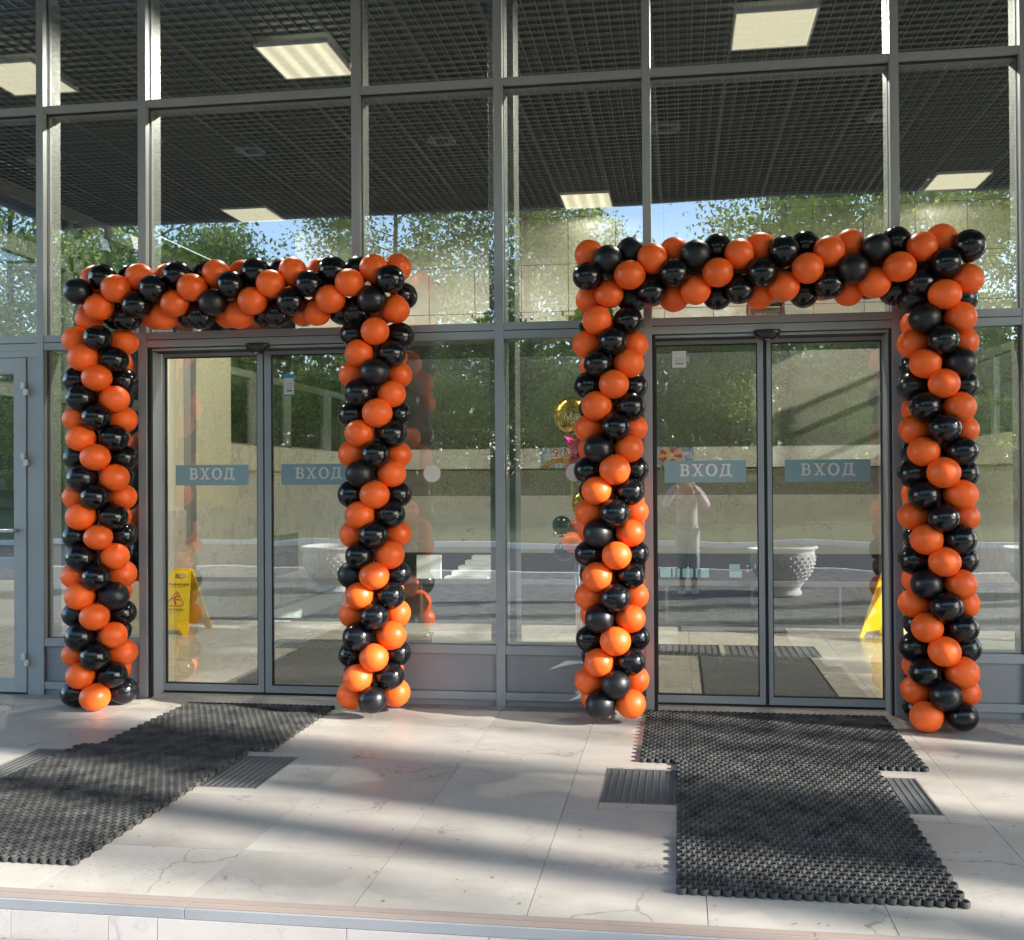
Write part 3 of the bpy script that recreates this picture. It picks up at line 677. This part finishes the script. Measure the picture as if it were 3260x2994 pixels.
# ------------------------------------------------------------------ RUBBER RING MATS
def ringmat(x0,x1,y0,y1,label,z=0.0,rot=0):
    W,H=x1-x0,y1-y0; p=W/round(W/.0398); rowp=p*.866; nr=int(H/rowp); nc=int(round(W/p)); rowp=H/nr
    seg=10; ro,ri,h=p*.47,p*.37,.021
    t=np.arange(seg)*2*np.pi/seg
    c,s=np.cos(t),np.sin(t); o1=np.ones(seg)
    ring=np.concatenate([np.stack([ro*c,ro*s,0*o1],1),np.stack([ro*c,ro*s,h*o1],1),np.stack([ri*c,ri*s,h*o1],1),np.stack([ri*.9*c,ri*.9*s,0*o1],1)])
    F=[]
    for a in range(3):
        for k in range(seg):
            j=(k+1)%seg; F.append((a*seg+k,a*seg+j,(a+1)*seg+j,(a+1)*seg+k))
    # webs: three thin bars reaching half way to neighbours
    extra=[];b=4*seg
    for a in (0,60,120):
        d=np.array([math.cos(R(a)),math.sin(R(a))]); nn=np.array([-d[1],d[0]]); hh=h-.003
        for sgn in (1,):
            e0=d*ro*.9; e1=d*(p-ro*.9); w=.0022
            vv=[(*(e0-nn*w),0),(*(e1-nn*w),0),(*(e1+nn*w),0),(*(e0+nn*w),0),(*(e0-nn*w),hh),(*(e1-nn*w),hh),(*(e1+nn*w),hh),(*(e0+nn*w),hh)]
            extra+=vv; F+=[(b+4,b+5,b+6,b+7),(b,b+1,b+5,b+4),(b+2,b+3,b+7,b+6)]; b+=8
    T=np.concatenate([ring,np.array(extra)]); F=np.array(F)
    offs=[];edge=[]
    for r_ in range(nr):
        odd=r_%2
        for k in range(nc-odd):
            offs.append(((k+.5+.5*odd)*p,(r_+.5)*rowp))
    offs=np.array(offs); n=len(offs); nv=len(T)
    V=np.repeat(T[None],n,0); V[:,:,0]+=offs[:,0,None]; V[:,:,1]+=offs[:,1,None]
    V[:,:,2]+=(np.sin(offs[:,0]*7+1)*np.sin(offs[:,1]*5)*.0008)[:,None]
    # keep inside the outline
    V[:,:,0]=np.clip(V[:,:,0],0,W); V[:,:,1]=np.clip(V[:,:,1],0,H)
    FF=(F[None]+(np.arange(n)*nv)[:,None,None]).reshape(-1,4)
    me=npmesh('ring_lattice',V.reshape(-1,3),FF,[M_rub])
    root=empty('rubber_mat',(x0,y0,z),rot,label=label,cat='door mat',group='black rubber ring mats')
    obj('ring_lattice',me,root,(0,0,0))
    MB().box(.012,W-.012,.012,H-.012,.0005,.003).build('hole_shade_sheet',M_holeshade,root); return root  # black sheet added under the rings so the holes look shaded
ringmat(-3.16,-2.165,-1.10,-.165,'black rubber ring mat by the left door, behind the longer one',.0,0)
ringmat(-3.268,-2.272,-2.56,-1.108,'long black rubber ring mat at the left edge of the photo',.0,0)
ringmat(-.205,1.215,-1.068,-.068,'wide black rubber ring mat lying against the right door',.0,-.004)
ringmat(-.018,.968,-2.545,-1.074,'long black rubber ring mat in the right foreground',.0,0)

# ------------------------------------------------------------------ WET FLOOR SIGNS
def floorsign(loc,rz,label):
    root=empty('floor_sign',loc,rz,label=label,cat='warning sign',group='yellow folding floor signs')
    H=.60; half=.15; a=math.atan2(.20,H)
    def leafp(sgn):
        # outline in (x,h) plane then leaned
        out=[(-.15,0),(-.105,0),(-.075,.045),(.075,.045),(.105,0),(.15,0),(.078,H-.012),(.070,H),(-.070,H),(-.078,H-.012)]
        hole=[(-.045,H-.045),(.045,H-.045),(.036,H-.09),(-.036,H-.09)]
        def T(p,d=0): # sgn -1 front (towards -y)
            return (p[0], sgn*(.012+(H-p[1])*math.tan(a)) + sgn*d, p[1])
        b=MB()
        # split into strips round the hole
        polys=[[(-.15,0),(-.105,0),(-.075,.045),(-.075,.10),(-.138,.10)],[(.15,0),(.138,.10),(.075,.10),(.075,.045),(.105,0)],[(-.075,.045),(.075,.045),(.075,.10),(-.075,.10)],
               [(-.138,.10),(-.075,.10),(.075,.10),(.138,.10),(.0888,H-.09),(.036,H-.09),(-.036,H-.09),(-.0888,H-.09)],
               [(-.0888,H-.09),(-.036,H-.09),(-.045,H-.045),(-.083,H-.045)],[(.0888,H-.09),(.083,H-.045),(.045,H-.045),(.036,H-.09)],
               [(-.083,H-.045),(-.045,H-.045),(.045,H-.045),(.083,H-.045),(.078,H-.012),(.070,H),(-.070,H),(-.078,H-.012)]]
        for q in polys: b.prism([T(p) for p in q],(0,-sgn*.004,0))
        # raised rims
        e=[(-.15,0),(-.078,H-.012),(-.070,H),(.070,H),(.078,H-.012),(.15,0)]
        b.tube([T(p,.002) for p in e],.004,6)
        for i in range(6): b.tube([T((-.07+i*.02,.06),.001),T((-.04+i*.02,.115),.001)],.0025,5)
        for i in range(3): b.tube([T((.075-i*.02,.06),.001),T((.045-i*.02,.115),.001)],.0025,5)
        lf=b.build('panel',M_yel,root)
        def onp(x,h,d): p=T((x,h),d); return p
        rot=(math.pi/2+(-a if sgn<0 else a),0,0) if sgn<0 else (math.pi/2+a,0,math.pi)
        rot=(math.pi/2-a,0,0) if sgn<0 else (math.pi/2-a,0,math.pi)
        text('ВНИМАНИЕ',.030,M_ink,'warning_text',lf,onp(0,.455,.0015),rot,.25,.0006)
        text('СКОЛЬЗКИЙ ПОЛ',.014,M_ink,'warning_text',lf,onp(0,.432,.0015),rot,.2)
        text('CAUTION',.032,M_ink,'warning_text',lf,onp(0,.225,.0015),rot,.25,.0006)
        text('WET FLOOR',.015,M_ink,'warning_text',lf,onp(0,.198,.0015),rot,.2)
        t=MB(); c=[(-.078,.262),(.078,.262),(0,.40)]; 
        pts=[]
        for i in range(3): # rounded triangle
            px,pz=c[i]; 
            nx_,nz=c[(i+1)%3]; ox,oz=c[i-1]
            pts.append((px+(ox-px)*.14,pz+(oz-pz)*.14)); pts.append((px+((ox+nx_)/2-px)*.075,pz+((oz+nz)/2-pz)*.075)); pts.append((px+(nx_-px)*.14,pz+(nz-pz)*.14))
        pts.append(pts[0])
        t.tube([T(p,.001) for p in pts],.0035,5)
        man=[[(-.004,.352),(-.014,.312),(.008,.285)],[(-.004,.348),(.028,.350)],[(-.006,.346),(-.036,.322)],[(-.013,.312),(.018,.322),(.034,.312)],[(-.012,.31),(.004,.276),(.010,.272)]]
        for q in man: t.tube([T(p,.001) for p in q],.0048,5)
        hd=[(.0+.008*math.cos(k*R(45)),.367+.008*math.sin(k*R(45))) for k in range(8)]; t.prism([T(p,.0016) for p in hd],(0,-sgn*.001,0))
        t.build('slip_pictogram',M_redink,lf)
    leafp(-1); leafp(1)
    MB().box(-.068,.068,-.012,.012,H-.008,H-.001).build('hinge_bar',M_yel,root)
    return root
floorsign((-4.75,2.56,0),R(-2),'yellow wet floor sign standing inside the left door').scale=(1.25,1,1)
floorsign((1.86,2.72,0),R(35),'yellow wet floor sign at the right edge of the right door')

# ------------------------------------------------------------------ BALLOON STAND IN THE HALL
M_chrome=mat('chrome foil',(.8,.8,.8),.12,1)
M_gold=mat('gold foil',(.62,.33,.06),.22,1)
v=coords(M_gold,'obj',False); n=noise(M_gold,v,6,4,.6,1.0); r=ramp(M_gold,[(.35,(.25,.05,.03)),(.5,(.65,.36,.08)),(.7,(.9,.75,.35))],n.outputs[0]); L(M_gold,r.outputs[0],P(M_gold).inputs['Base Color']); bump(M_gold,n.outputs[0],.5,.02)
M_mag=mat('magenta foil',(.55,.01,.16),.25,.9)
M_rib=mat('gold ribbon',(.75,.55,.16),.35,.6)
bs=empty('balloon_stand',(-.825,1.76,0),label='chrome pole stand with black and orange balloons between left arch and right arch',cat='balloon stand')
MB().lathe([(.001,.02),(.12,.02),(.13,0),(.001,0)],20).build('base',M_chrome,bs,smooth=True)
for dx,dz in ((-.02,.85),(.015,1.05),(.05,.8)): MB().tube([(dx*.4,0,.02),(dx,0,dz)],.008,8).build('pole',M_chrome,bs,smooth=True)
for p,c,s in (((-.125,-.03,1.065),'b',.88),((.0,.06,1.04),'o',.9),((-.03,-.12,.93),'o',.95),((-.115,.0,.845),'b',.88),((.09,.02,.9),'b',.85)): put_balloon(bs,p,(p[0]*2,p[1]-.3,.2),c,None,s)
b=MB(); b.tube([(-.20,.0,.985),(-.15,0,.99),(-.1,0,.975)],[.015,.028,.012],8); b.tube([(.04,0,.975),(.10,0,.99),(.14,0,.985)],[.01,.03,.012],8); b.build('foil_knot',M_chrome,bs,smooth=True)
def pillow(name,outline,depth,m,parent,loc,n=6):
    b=MB(); rings=[]
    for side in (1,-1):
        for i in range(n+1):
            s=1-i/n*1.0; dd=depth*math.sqrt(max(0,1-s*s))
            bidx=len(b.v); rings.append(bidx)
            for (x,z) in outline: b.v.append((x*s,-side*dd,z*s))
        base=rings[-(n+1):]
        for r0,r1 in zip(base,base[1:]):
            for k in range(len(outline)):
                j=(k+1)%len(outline); f=(r0+k,r0+j,r1+j,r1+k); b.f.append(f if side>0 else f[::-1]); b.m.append(0)
    return b.build(name,m,parent,smooth=True,loc=loc)
circ=lambda r_,n=28:[(r_*math.cos(2*math.pi*k/n)*(1+.015*math.cos(9*k)),r_*math.sin(2*math.pi*k/n)) for k in range(n)]
fb=empty('foil_balloon',(-.865,1.78,1.975),label='large round gold foil balloon floating left of the right arch',cat='foil balloon')
pillow('envelope',circ(.152),.075,M_gold,fb,(0,0,0)); text('Мая',.085,M_cream,'lettering',fb,(.02,-.082,-.02),(math.pi/2,0,0),.1,0)
MB().tube([(0,0,-.15),(.015,0,-.22),(-.012,0,-.3),(.01,0,-.34),(-.005,0,-.6),(.005,0,-.95)],.003,5).build('ribbon',M_rib,fb)
fb=empty('foil_balloon',(-.735,1.82,1.66),label='magenta star shaped foil balloon half hidden by the right arch',cat='foil balloon')
star=[(.26*(1 if k%2==0 else .55)*math.sin(math.pi*k/5+.3),.26*(1 if k%2==0 else .55)*math.cos(math.pi*k/5+.3)) for k in range(10)]
pillow('envelope',star,.09,M_mag,fb,(0,0,0)); MB().tube([(0,0,-.2),(.01,0,-.4),(-.01,0,-.75)],.003,5).build('ribbon',M_rib,fb)
fb=empty('foil_balloon',(-.74,1.75,1.24),label='small brown gold foil balloon low beside the right arch',cat='foil balloon')
pillow('envelope',circ(.13),.06,M_gold,fb,(0,0,0)); MB().tube([(0,0,.3),(0,0,-.28)],.003,5).build('ribbon',M_rib,fb)

# banner on the parapet
bn=empty('banner',(-2.15,8.585,1.60),label='holiday banner with red nine on the parapet behind the glass',cat='banner')
M_bsky=mat('banner sheet',(.16,.22,.30),.6); v=coords(M_bsky,'world',False); n=noise(M_bsky,v,9,5,.7,1); r=ramp(M_bsky,[(.3,(.05,.07,.16)),(.5,(.20,.24,.33)),(.62,(.45,.5,.5)),(.75,(.30,.12,.10))],n.outputs[0]); L(M_bsky,r.outputs[0],P(M_bsky).inputs['Base Color'])
bn.scale=(1.27,1,1.13)
MB().box(0,1.88,0,.008,0,.295).build('sheet',M_bsky,bn)
b=MB()
for i,mi in enumerate((0,1,0,1,0)):
    pts=[]; r0,r1=.13+i*.016,.146+i*.016
    for k in range(8):
        t0=R(60+12*k); t1=R(60+12*(k+1)); c=(.24,-.06)
        b.poly([(c[0]+r0*1.2*math.cos(t0),-.0005,max(0.01,c[1]+r0*math.sin(t0))),(c[0]+r1*1.2*math.cos(t0),-.0005,max(.01,c[1]+r1*math.sin(t0))),(c[0]+r1*1.2*math.cos(t1),-.0005,max(.01,c[1]+r1*math.sin(t1))),(c[0]+r0*1.2*math.cos(t1),-.0005,max(.01,c[1]+r0*math.sin(t1)))],mi)
b.build('striped_ribbon',[mat('ribbon orange',(.6,.22,.03),.6),M_ink],bn)
text('9 МАЯ',.175,M_white,'lettering',bn,(.41,-.0012,.205),(math.pi/2,0,0),0,.009); text('9 МАЯ',.175,M_redink,'lettering',bn,(.41,-.002,.205),(math.pi/2,0,0),0,.004)
text('С ДНЁМ',.095,M_redink,'lettering',bn,(.62,-.002,.095),(math.pi/2,0,0),0,.002); text('ПОБЕДЫ',.06,M_redink,'lettering',bn,(.62,-.002,.03),(math.pi/2,0,0),0,.002)
b=MB()
for k in range(10):
    a0=2*math.pi*k/10; c=(1.60,.16); rr=.115+.03*(k%2)
    b.poly([(c[0],-.0012-.0001*k,c[1]),(c[0]+rr*math.cos(a0-.28)*1.3,-.0012-.0001*k,max(.01,min(.285,c[1]+rr*math.sin(a0-.28)))),(c[0]+rr*math.cos(a0+.28)*1.3,-.0012-.0001*k,max(.01,min(.285,c[1]+rr*math.sin(a0+.28))))],k%2)
b.build('rosette',[M_redink,mat('petal',(.6,.30,.2),.6)],bn)
MB().prism([(1.60+.05*math.cos(k*R(30)),-.006,.16+.05*math.sin(k*R(30))) for k in range(12)],(0,.003,0)).build('rosette_centre',mat('gold print',(.55,.42,.15),.5),bn)

# brown chair and garland on the gallery ledge
M_wood=mat('brown wood',(.12,.045,.03),.45)
ch=empty('wooden_chair',(1.06,5.5,3.215),label='brown wooden chair on the gallery ledge above the right door',cat='chair')
MB().box(-.22,.22,-.12,.12,.30,.33).build('seat',M_wood,ch,bevel=.006); MB().box(-.22,.22,.09,.12,.42,.7).build('backrest',M_wood,ch,bevel=.006)
for sx in (-1,1):
    for sy in (-1,1): MB().box(sx*.2-.015,sx*.2+.015,sy*.1-.015,sy*.1+.015,0,.299).build('leg',M_wood,ch)
    MB().tube([(sx*.2,-.1,.28),(sx*.12,-.1,.1),(sx*.02,-.1,.02)],.014,6).build('brace',M_wood,ch)
def leafcloud(n,fn,size,seed,flat=0):
    g=np.random.RandomState(seed); C=fn(g,n)
    u=g.normal(size=(n,3)); u/=np.linalg.norm(u,axis=1)[:,None]; w=np.cross(u,g.normal(size=(n,3))); w/=np.linalg.norm(w,axis=1)[:,None]
    s=size*g.uniform(.6,1.4,n)[:,None]
    V=np.stack([C-u*s,C+w*s*.55,C+u*s,C-w*s*.55],1).reshape(-1,3); F=np.arange(n*4).reshape(-1,4); return V,F
gd=empty('garland',(0,0,0),label='green leafy garland lying along the gallery ledge',cat='garland')
V,F=leafcloud(1500,lambda g,n:np.stack([g.uniform(-4.6,3.2,n),5.42+g.normal(0,.04,n),3.235+np.abs(g.normal(0,.03,n))],1),.035,3)
obj('leaves',npmesh('leaves',V,F,[M_leaf2]),gd)
for xx in (-2.2,-1.05):
    V,F=leafcloud(220,lambda g,n:np.stack([xx+g.normal(0,.16,n),5.5+g.normal(0,.08,n),3.27+np.abs(g.normal(0,.10,n))],1),.07,5)
    p=obj('potted_plant',npmesh('potted_plant',V,F,[M_leaf2])); tag(p,'dark green plant on the ledge '+('left' if xx<-2 else 'right')+' of the centre mullion','plant')

# ------------------------------------------------------------------ THINGS BEHIND THE CAMERA (mirrored in the glass)
def planter_mesh():
    b=MB(); prof=[(.27,0),(.29,.01),(.295,.05),(.27,.08),(.275,.12),(.34,.22),(.42,.36),(.46,.50),(.465,.60),(.45,.68),(.455,.71),(.49,.735),(.50,.76),(.49,.785),(.45,.79),(.43,.74),(.42,.68),(.0,.68)]
    b.lathe(prof[:15],40); body=b.mesh('bowl',[M_conc],True)
    return body
PB=planter_mesh()
kn=MB()
for row,(z,r_) in enumerate(((.24,.352),(.30,.39),(.36,.42),(.42,.438),(.48,.455),(.54,.462),(.60,.465))):
    nk=30
    for k in range(nk):
        a=2*math.pi*(k+.5*(row%2))/nk; c=Vector((r_*math.cos(a),r_*math.sin(a),z)); o=Vector((math.cos(a),math.sin(a),-.2)); t=Vector((-math.sin(a),math.cos(a),0)); s=.026
        kn_b=len(kn.v); kn.v+=[tuple(c+t*s),tuple(c+Vector((0,0,s))),tuple(c-t*s),tuple(c-Vector((0,0,s))),tuple(c+o*.015)]
        for q in ((0,1,4),(1,2,4),(2,3,4),(3,0,4)): kn.f.append((kn_b+q[0],kn_b+q[1],kn_b+q[2])); kn.m.append(0)
KN=kn.mesh('relief',[M_conc])
SOIL=MB().lathe([(.001,.70),(.43,.68)],30).mesh('soil',[M_soil]); RIM=MB().lathe([(.44,.66),(.452,.72),(.452,.79),(.49,.785)],40).mesh('rim',[M_conc],True)
for x,y,w in ((1.36,-6.50,'nearest the right door'),(-4.85,-6.45,'mirrored in the left sliding door'),(-8.0,-6.2,'mirrored at the far left pane'),(4.7,-6.9,'mirrored in the far right pane')):
    root=empty('stone_planter',(x,y,ZG),rnd.uniform(0,6),label='pale concrete bowl planter with scale relief, '+w,cat='planter',group='concrete planters mirrored in the glass')
    root.scale=(.93,.93,.80)
    obj('bowl',PB,root); obj('relief',KN,root); obj('soil',SOIL,root); obj('rim',RIM,root)
# person taking the picture
def skin(name,verts,edges,radii,m,parent,loc=(0,0,0),sub=2,root=0):
    me=bpy.data.meshes.new(name); me.from_pydata(verts,edges,[]); me.materials.append(m)
    o=obj(name,me,parent,loc); s=o.modifiers.new('skin','SKIN'); s.use_smooth_shade=True
    for i,r_ in enumerate(radii):
        sv=me.skin_vertices[0].data[i]; sv.radius=(r_,r_) if not isinstance(r_,tuple) else r_; sv.use_root=(i==root)
    d=o.modifiers.new('sub','SUBSURF'); d.levels=sub; d.render_levels=sub; return o
M_skin=mat('skin',(.55,.32,.24),.5); M_jean=mat('pale jeans',(.30,.36,.41),.8); M_puff=mat('silver puffer',(.24,.235,.22),.4,.3); M_pink=mat('lilac knit',(.42,.31,.42),.8); M_hair=mat('brown hair',(.06,.035,.02),.5); M_shoe=mat('white trainers',(.75,.75,.73),.6)
PX,PY=.10,-6.28
ps=empty('person',(PX,PY,ZG),label='person in silver puffer and pale jeans mirrored photographing the doors',cat='person')
# body facing +y. joints
bv=[(0,0,.93),(0,.0,1.10),(0,.01,1.28),(0,.0,1.42),(0,.02,1.50),(0,.04,1.60),(0,.05,1.70),
    (-.08,0,.88),(-.075,.02,.50),(-.075,-.02,.10),(-.078,.08,.04),(.08,0,.88),(.08,.03,.50),(.07,-.02,.10),(.072,.08,.04),
    (-.18,0,1.39),(-.26,.10,1.20),(-.11,.34,1.45),(.18,0,1.39),(.26,.10,1.20),(.11,.34,1.45)]
be=[(0,1),(1,2),(2,3),(3,4),(4,5),(5,6),(0,7),(7,8),(8,9),(9,10),(0,11),(11,12),(12,13),(13,14),(3,15),(15,16),(16,17),(3,18),(18,19),(19,20)]
br_=[(.14,.11),(.125,.095),(.15,.11),(.12,.085),.052,(.075,.09),(.07,.085),(.095,.1),.062,.038,.035,(.095,.1),.062,.038,.035,.06,.045,.03,.06,.045,.03]
skin('body',bv,be,br_,M_skin,ps)
skin('puffer_jacket',[(0,0,.80),(0,0,.95),(0,0,1.12),(0,0,1.28),(0,0,1.40)],[(0,1),(1,2),(2,3),(3,4)],[(.15,.13),(.165,.14),(.155,.13),(.165,.13),(.12,.10)],M_puff,ps)
skin('sleeves',[(0,0,1.36),(-.19,0,1.38),(-.28,.10,1.19),(-.15,.30,1.40),(.19,0,1.38),(.28,.10,1.19),(.15,.30,1.40)],[(0,1),(1,2),(2,3),(0,4),(4,5),(5,6)],[.10,.062,.055,.035,.062,.055,.035],M_pink,ps)
skin('jeans',[(0,0,.90),(-.08,0,.84),(-.075,.02,.50),(-.075,-.01,.19),(.08,0,.84),(.08,.03,.50),(.07,-.01,.19)],[(0,1),(1,2),(2,3),(0,4),(4,5),(5,6)],[(.15,.12),.108,.078,.062,.108,.078,.062],M_jean,ps)
for s in (-1,1):
    skin('shoe',[(s*.073,-.05,.05),(s*.075,.03,.055),(s*.08,.13,.04),(s*.083,.20,.032)],[(0,1),(1,2),(2,3)],[(.042,.05),(.045,.055),(.048,.042),(.035,.028)],M_shoe,ps,root=0)
skin('hair',[(0,-.01,1.74),(0,-.03,1.66),(0,-.06,1.55),(0,-.07,1.42)],[(0,1),(1,2),(2,3)],[(.085,.085),(.1,.075),(.09,.05),(.07,.035)],M_hair,ps)
fc=MB(); 
for s in (-1,1): fc.lathe([(.001,.009),(.007,.006),(.009,0),(.007,-.006),(.001,-.009)],8,(s*.03,.125,1.64),0)
fc.tube([(0,.125,1.645),(0,.155,1.605),(0,.13,1.60)],[.008,.012,.008],6,1); fc.tube([(-.025,.127,1.573),(0,.133,1.571),(.025,.127,1.573)],.006,6,2)
fc.build('face',[M_ink,M_skin,mat('lips',(.45,.12,.12),.5)],ps,smooth=True)
for s in (-1,1):
    hx=s*.085; hv=[(hx+s*.02,.345,1.455),(hx,.375,1.50),(hx-s*.01,.39,1.53)]; ed_=[(0,1),(1,2)]; rd=[.026,.032,.028]
    skin('hand',hv,ed_,rd,M_skin,ps)
    for i in range(4):
        z=1.54+i*.0-.0; zz=1.555-i*.018
        skin('finger',[(hx-s*.005,.395,zz-.02),(hx-s*.02,.425,zz-.015),(hx-s*.045,.432,zz-.012)],[(0,1),(1,2)],[.0085,.008,.007],M_skin,ps,sub=1)
    skin('thumb',[(hx,.36,1.50),(hx-s*.02,.385,1.49),(hx-s*.04,.40,1.50)],[(0,1),(1,2)],[.012,.010,.008],M_skin,ps,sub=1)
ph=empty('phone',(PX,PY+.415,ZG+1.545),label='dark phone held up by the mirrored photographer',cat='phone'); MB().box(-.075,.075,-.004,.004,-.036,.036).build('phone_body',M_blackp,ph,bevel=.003)
MB().box(-.071,.071,-.0052,-.0042,-.033,.033).build('screen',mat('screen glass',(.02,.02,.03),.1),ph)

# trees
def tree_meshes(seed,h,cr,n,lm,size=.17,low=.22):
    g=np.random.RandomState(seed); r0=random.Random(seed)
    t=MB(); lean=r0.uniform(-.4,.4); path=[(lean*(z/h)**2,r0.uniform(-.05,.05),z) for z in np.linspace(-.3,h*.93,8)]
    t.tube(path,[.20*(1-i/8.5)+.02 for i in range(8)],9)
    nb=34; cl=[]
    for i in range(nb):
        f=low+(1-low)*i/nb; z=h*f*.95; a=r0.uniform(0,6.28); ln=cr*(.45+.75*math.sin(math.pi*min(1,(f-low)/(1-low)*.85+.12)))*r0.uniform(.7,1.15)
        p0=Vector((lean*(z/h)**2,0,z)); d=Vector((math.cos(a),math.sin(a),r0.uniform(.15,.6))); pts=[p0,p0+d*ln*.5+Vector((0,0,.1)),p0+d*ln]
        t.tube(pts,[.06*(1.2-f),.035*(1.2-f),.012],5)
        for s in (.45,.7,.95,1.05):
            cl.append(p0+d*ln*s+Vector((r0.gauss(0,.25),r0.gauss(0,.25),r0.gauss(0,.2))))
    cl=np.array(cl)
    def fn(g,n):
        i=g.randint(0,len(cl),n); sp=g.uniform(.35,.85,len(cl))[i]; return cl[i]+g.normal(size=(n,3))*np.stack([sp,sp,sp*.6],1)
    V,F=leafcloud(n,fn,size,seed)
    return t.mesh('trunk',[M_bark],True), npmesh('crown',V,F,[lm])
TV=[tree_meshes(1,16,3.0,30000,M_leaf,.085,.12),tree_meshes(2,14,3.3,30000,M_leaf,.085,.10),tree_meshes(3,17,2.8,28000,M_leaf2,.09,.14),tree_meshes(4,8,2.3,24000,M_leaf,.08,.06)]
def tree(k,x,y,s,z=None,lab='tall leafy tree of the wood mirrored in the glass',grp='trees of the wood mirrored in the glass'):
    if z is None: z=.95+(-y-24)*.045 if y<-24 else .6
    root=empty('broadleaf_tree',(x,y,z),rnd.uniform(0,6.28),label=lab,cat='tree',group=grp); root.scale=(s,s,s*rnd.uniform(.93,1.07))
    t=obj('trunk',TV[k][0],root); c=obj('crown',TV[k][1],root); return root
g2=random.Random(11)
for i,x in enumerate(np.arange(-46,26,5.0)):
    x+=g2.uniform(-.8,.8); y=-25-g2.uniform(0,5)
    gap=(abs(x+17)<2.2) or (abs(x-.3)<2.2)
    tree(3 if gap else g2.choice((0,1,2)),x,y,g2.uniform(.85,1.1))
for i,x in enumerate(np.arange(-50,34,6.5)):
    x+=g2.uniform(-1,1)
    if x<-9 or abs(x-.5)<3: continue
    tree(g2.choice((0,1,2)),x,-35-g2.uniform(0,4),g2.uniform(.95,1.15))
for i,x in enumerate(np.arange(-36,20,3.7)):
    tree(3,x+g2.uniform(-1,1),-21.5-g2.uniform(0,1.2),g2.uniform(.42,.6),.45,'low bushy young tree before the mirrored wood','low trees before the mirrored wood')
V,F=leafcloud(60000,lambda g,n:np.stack([g.uniform(-62,46,n),-43+g.normal(0,1.5,n),1.2+8*g.beta(1.2,1.6,n)*(1+.25*np.sin(g.uniform(0,1,n)))],1),.26,21)
tag(obj('far_wood',npmesh('far_wood',V,F,[M_leaf2])),kind='stuff')
# tall bare-stemmed trees off to the right: their trunks throw the long shadow bands
def pine(x,c,wd,seed,h=26):
    y=c-.231*x; hb=.41*(x+7)+5.0; h=hb+8
    r0=random.Random(seed); t=MB(); t.tube([(0,0,-.2),(0,0,6),(.0,0,12),(.05,0,h)],[wd*.55,wd*.5,wd*.46,.05],10)
    root=empty('tall_tree',(x,y,ZG),label='tall bare stemmed tree standing right of the building',cat='tree',group='tall trees right of the building')
    for i in range(24):
        z=hb+i*(h-hb)/24; a=r0.uniform(0,6.28); ln=r0.uniform(1.5,3.2)*(1-.5*i/24); t.tube([(0,0,z),(math.cos(a)*ln,math.sin(a)*ln,z+.5)],[.07,.015],5)
    t.build('trunk',M_bark,root,smooth=True)
    cl=np.array([(r0.gauss(0,1.4),r0.gauss(0,1.4),r0.uniform(hb+.5,h)) for _ in range(60)])
    V,F=leafcloud(7000,lambda g,n:cl[g.randint(0,60,n)]+g.normal(size=(n,3))*.5,.2,seed)
    obj('crown',npmesh('crown',V,F,[M_leaf2]),root)
    return root
for x,c,w,s in ((17,-1.80,.62,1),(24,-1.40,.20,2),(20,-2.46,.26,3),(30,-.70,.14,4),(27,-.35,.2,5),(33,-2.9,.2,6),(28,-3.8,.5,7),(22,-5.0,.4,8),(35,-1.95,.35,9)): pine(x,c,w,s)
# parked blue cars by the wood
def car(x,y,label):
    root=empty('parked_car',(x,y,1.25),label=label,cat='car',group='blue cars parked before the mirrored wood')
    M_paint=bpy.data.materials.get('blue car paint') or mat('blue car paint',(.03,.12,.42),.25,coat=1)
    side=[(-2.1,.35),(-2.1,.75),(-1.95,.9),(-1.15,.98),(-.55,1.42),(.75,1.42),(1.45,1.0),(2.05,.92),(2.1,.35)]
    MB().prism([(p[0],-.82,p[1]) for p in side],(0,1.64,0)).build('car_body',M_paint,root,bevel=.06)
    g=MB(); g.prism([(-1.0,.825,1.0),(-.52,.825,1.36),(.72,.825,1.36),(1.3,.825,1.0)],(0,.004,0)); g.prism([(-1.0,-.829,1.0),(-.52,-.829,1.36),(.72,-.829,1.36),(1.3,-.829,1.0)],(0,.004,0)); g.build('side_window',M_blackp,root)
    for wx in (-1.3,1.3):
        for wy in (-.72,.72): MB().tube([(wx,wy-.1,.33),(wx,wy+.11,.33)],.33,18).build('wheel',M_blackp,root)
    return root
car(4.6,-31.2,'blue car mirrored left of the sign on the right door leaf'); car(10.4,-31.6,'blue car mirrored beyond the right door')
# litter on the platform
lt=MB(); g3=random.Random(5)
for i in range(260):
    x,y=g3.uniform(-3,3),g3.uniform(-2.74,-.4); a=g3.uniform(0,3.1); l_,w_=g3.uniform(.004,.012),g3.uniform(.002,.004); u=Vector((math.cos(a),math.sin(a),0)); n_=Vector((-u.y,u.x,0)); c=Vector((x,y,.0032))
    lt.poly([c-u*l_,c+n_*w_,c+u*l_+Vector((0,0,.002)),c-n_*w_])
for i in range(420):
    x,y=g3.uniform(-3.4,1.5),g3.uniform(-3.15,-2.86); a=g3.uniform(0,3.1); l_,w_=g3.uniform(.003,.009),g3.uniform(.002,.005); u=Vector((math.cos(a),math.sin(a),0)); n_=Vector((-u.y,u.x,0)); c=Vector((x,y,ZG+.003))
    lt.poly([c-u*l_,c+n_*w_,c+u*l_,c-n_*w_])
tag(lt.build('leaf_litter',mat('dry litter',(.16,.11,.07),.9)),kind='stuff')
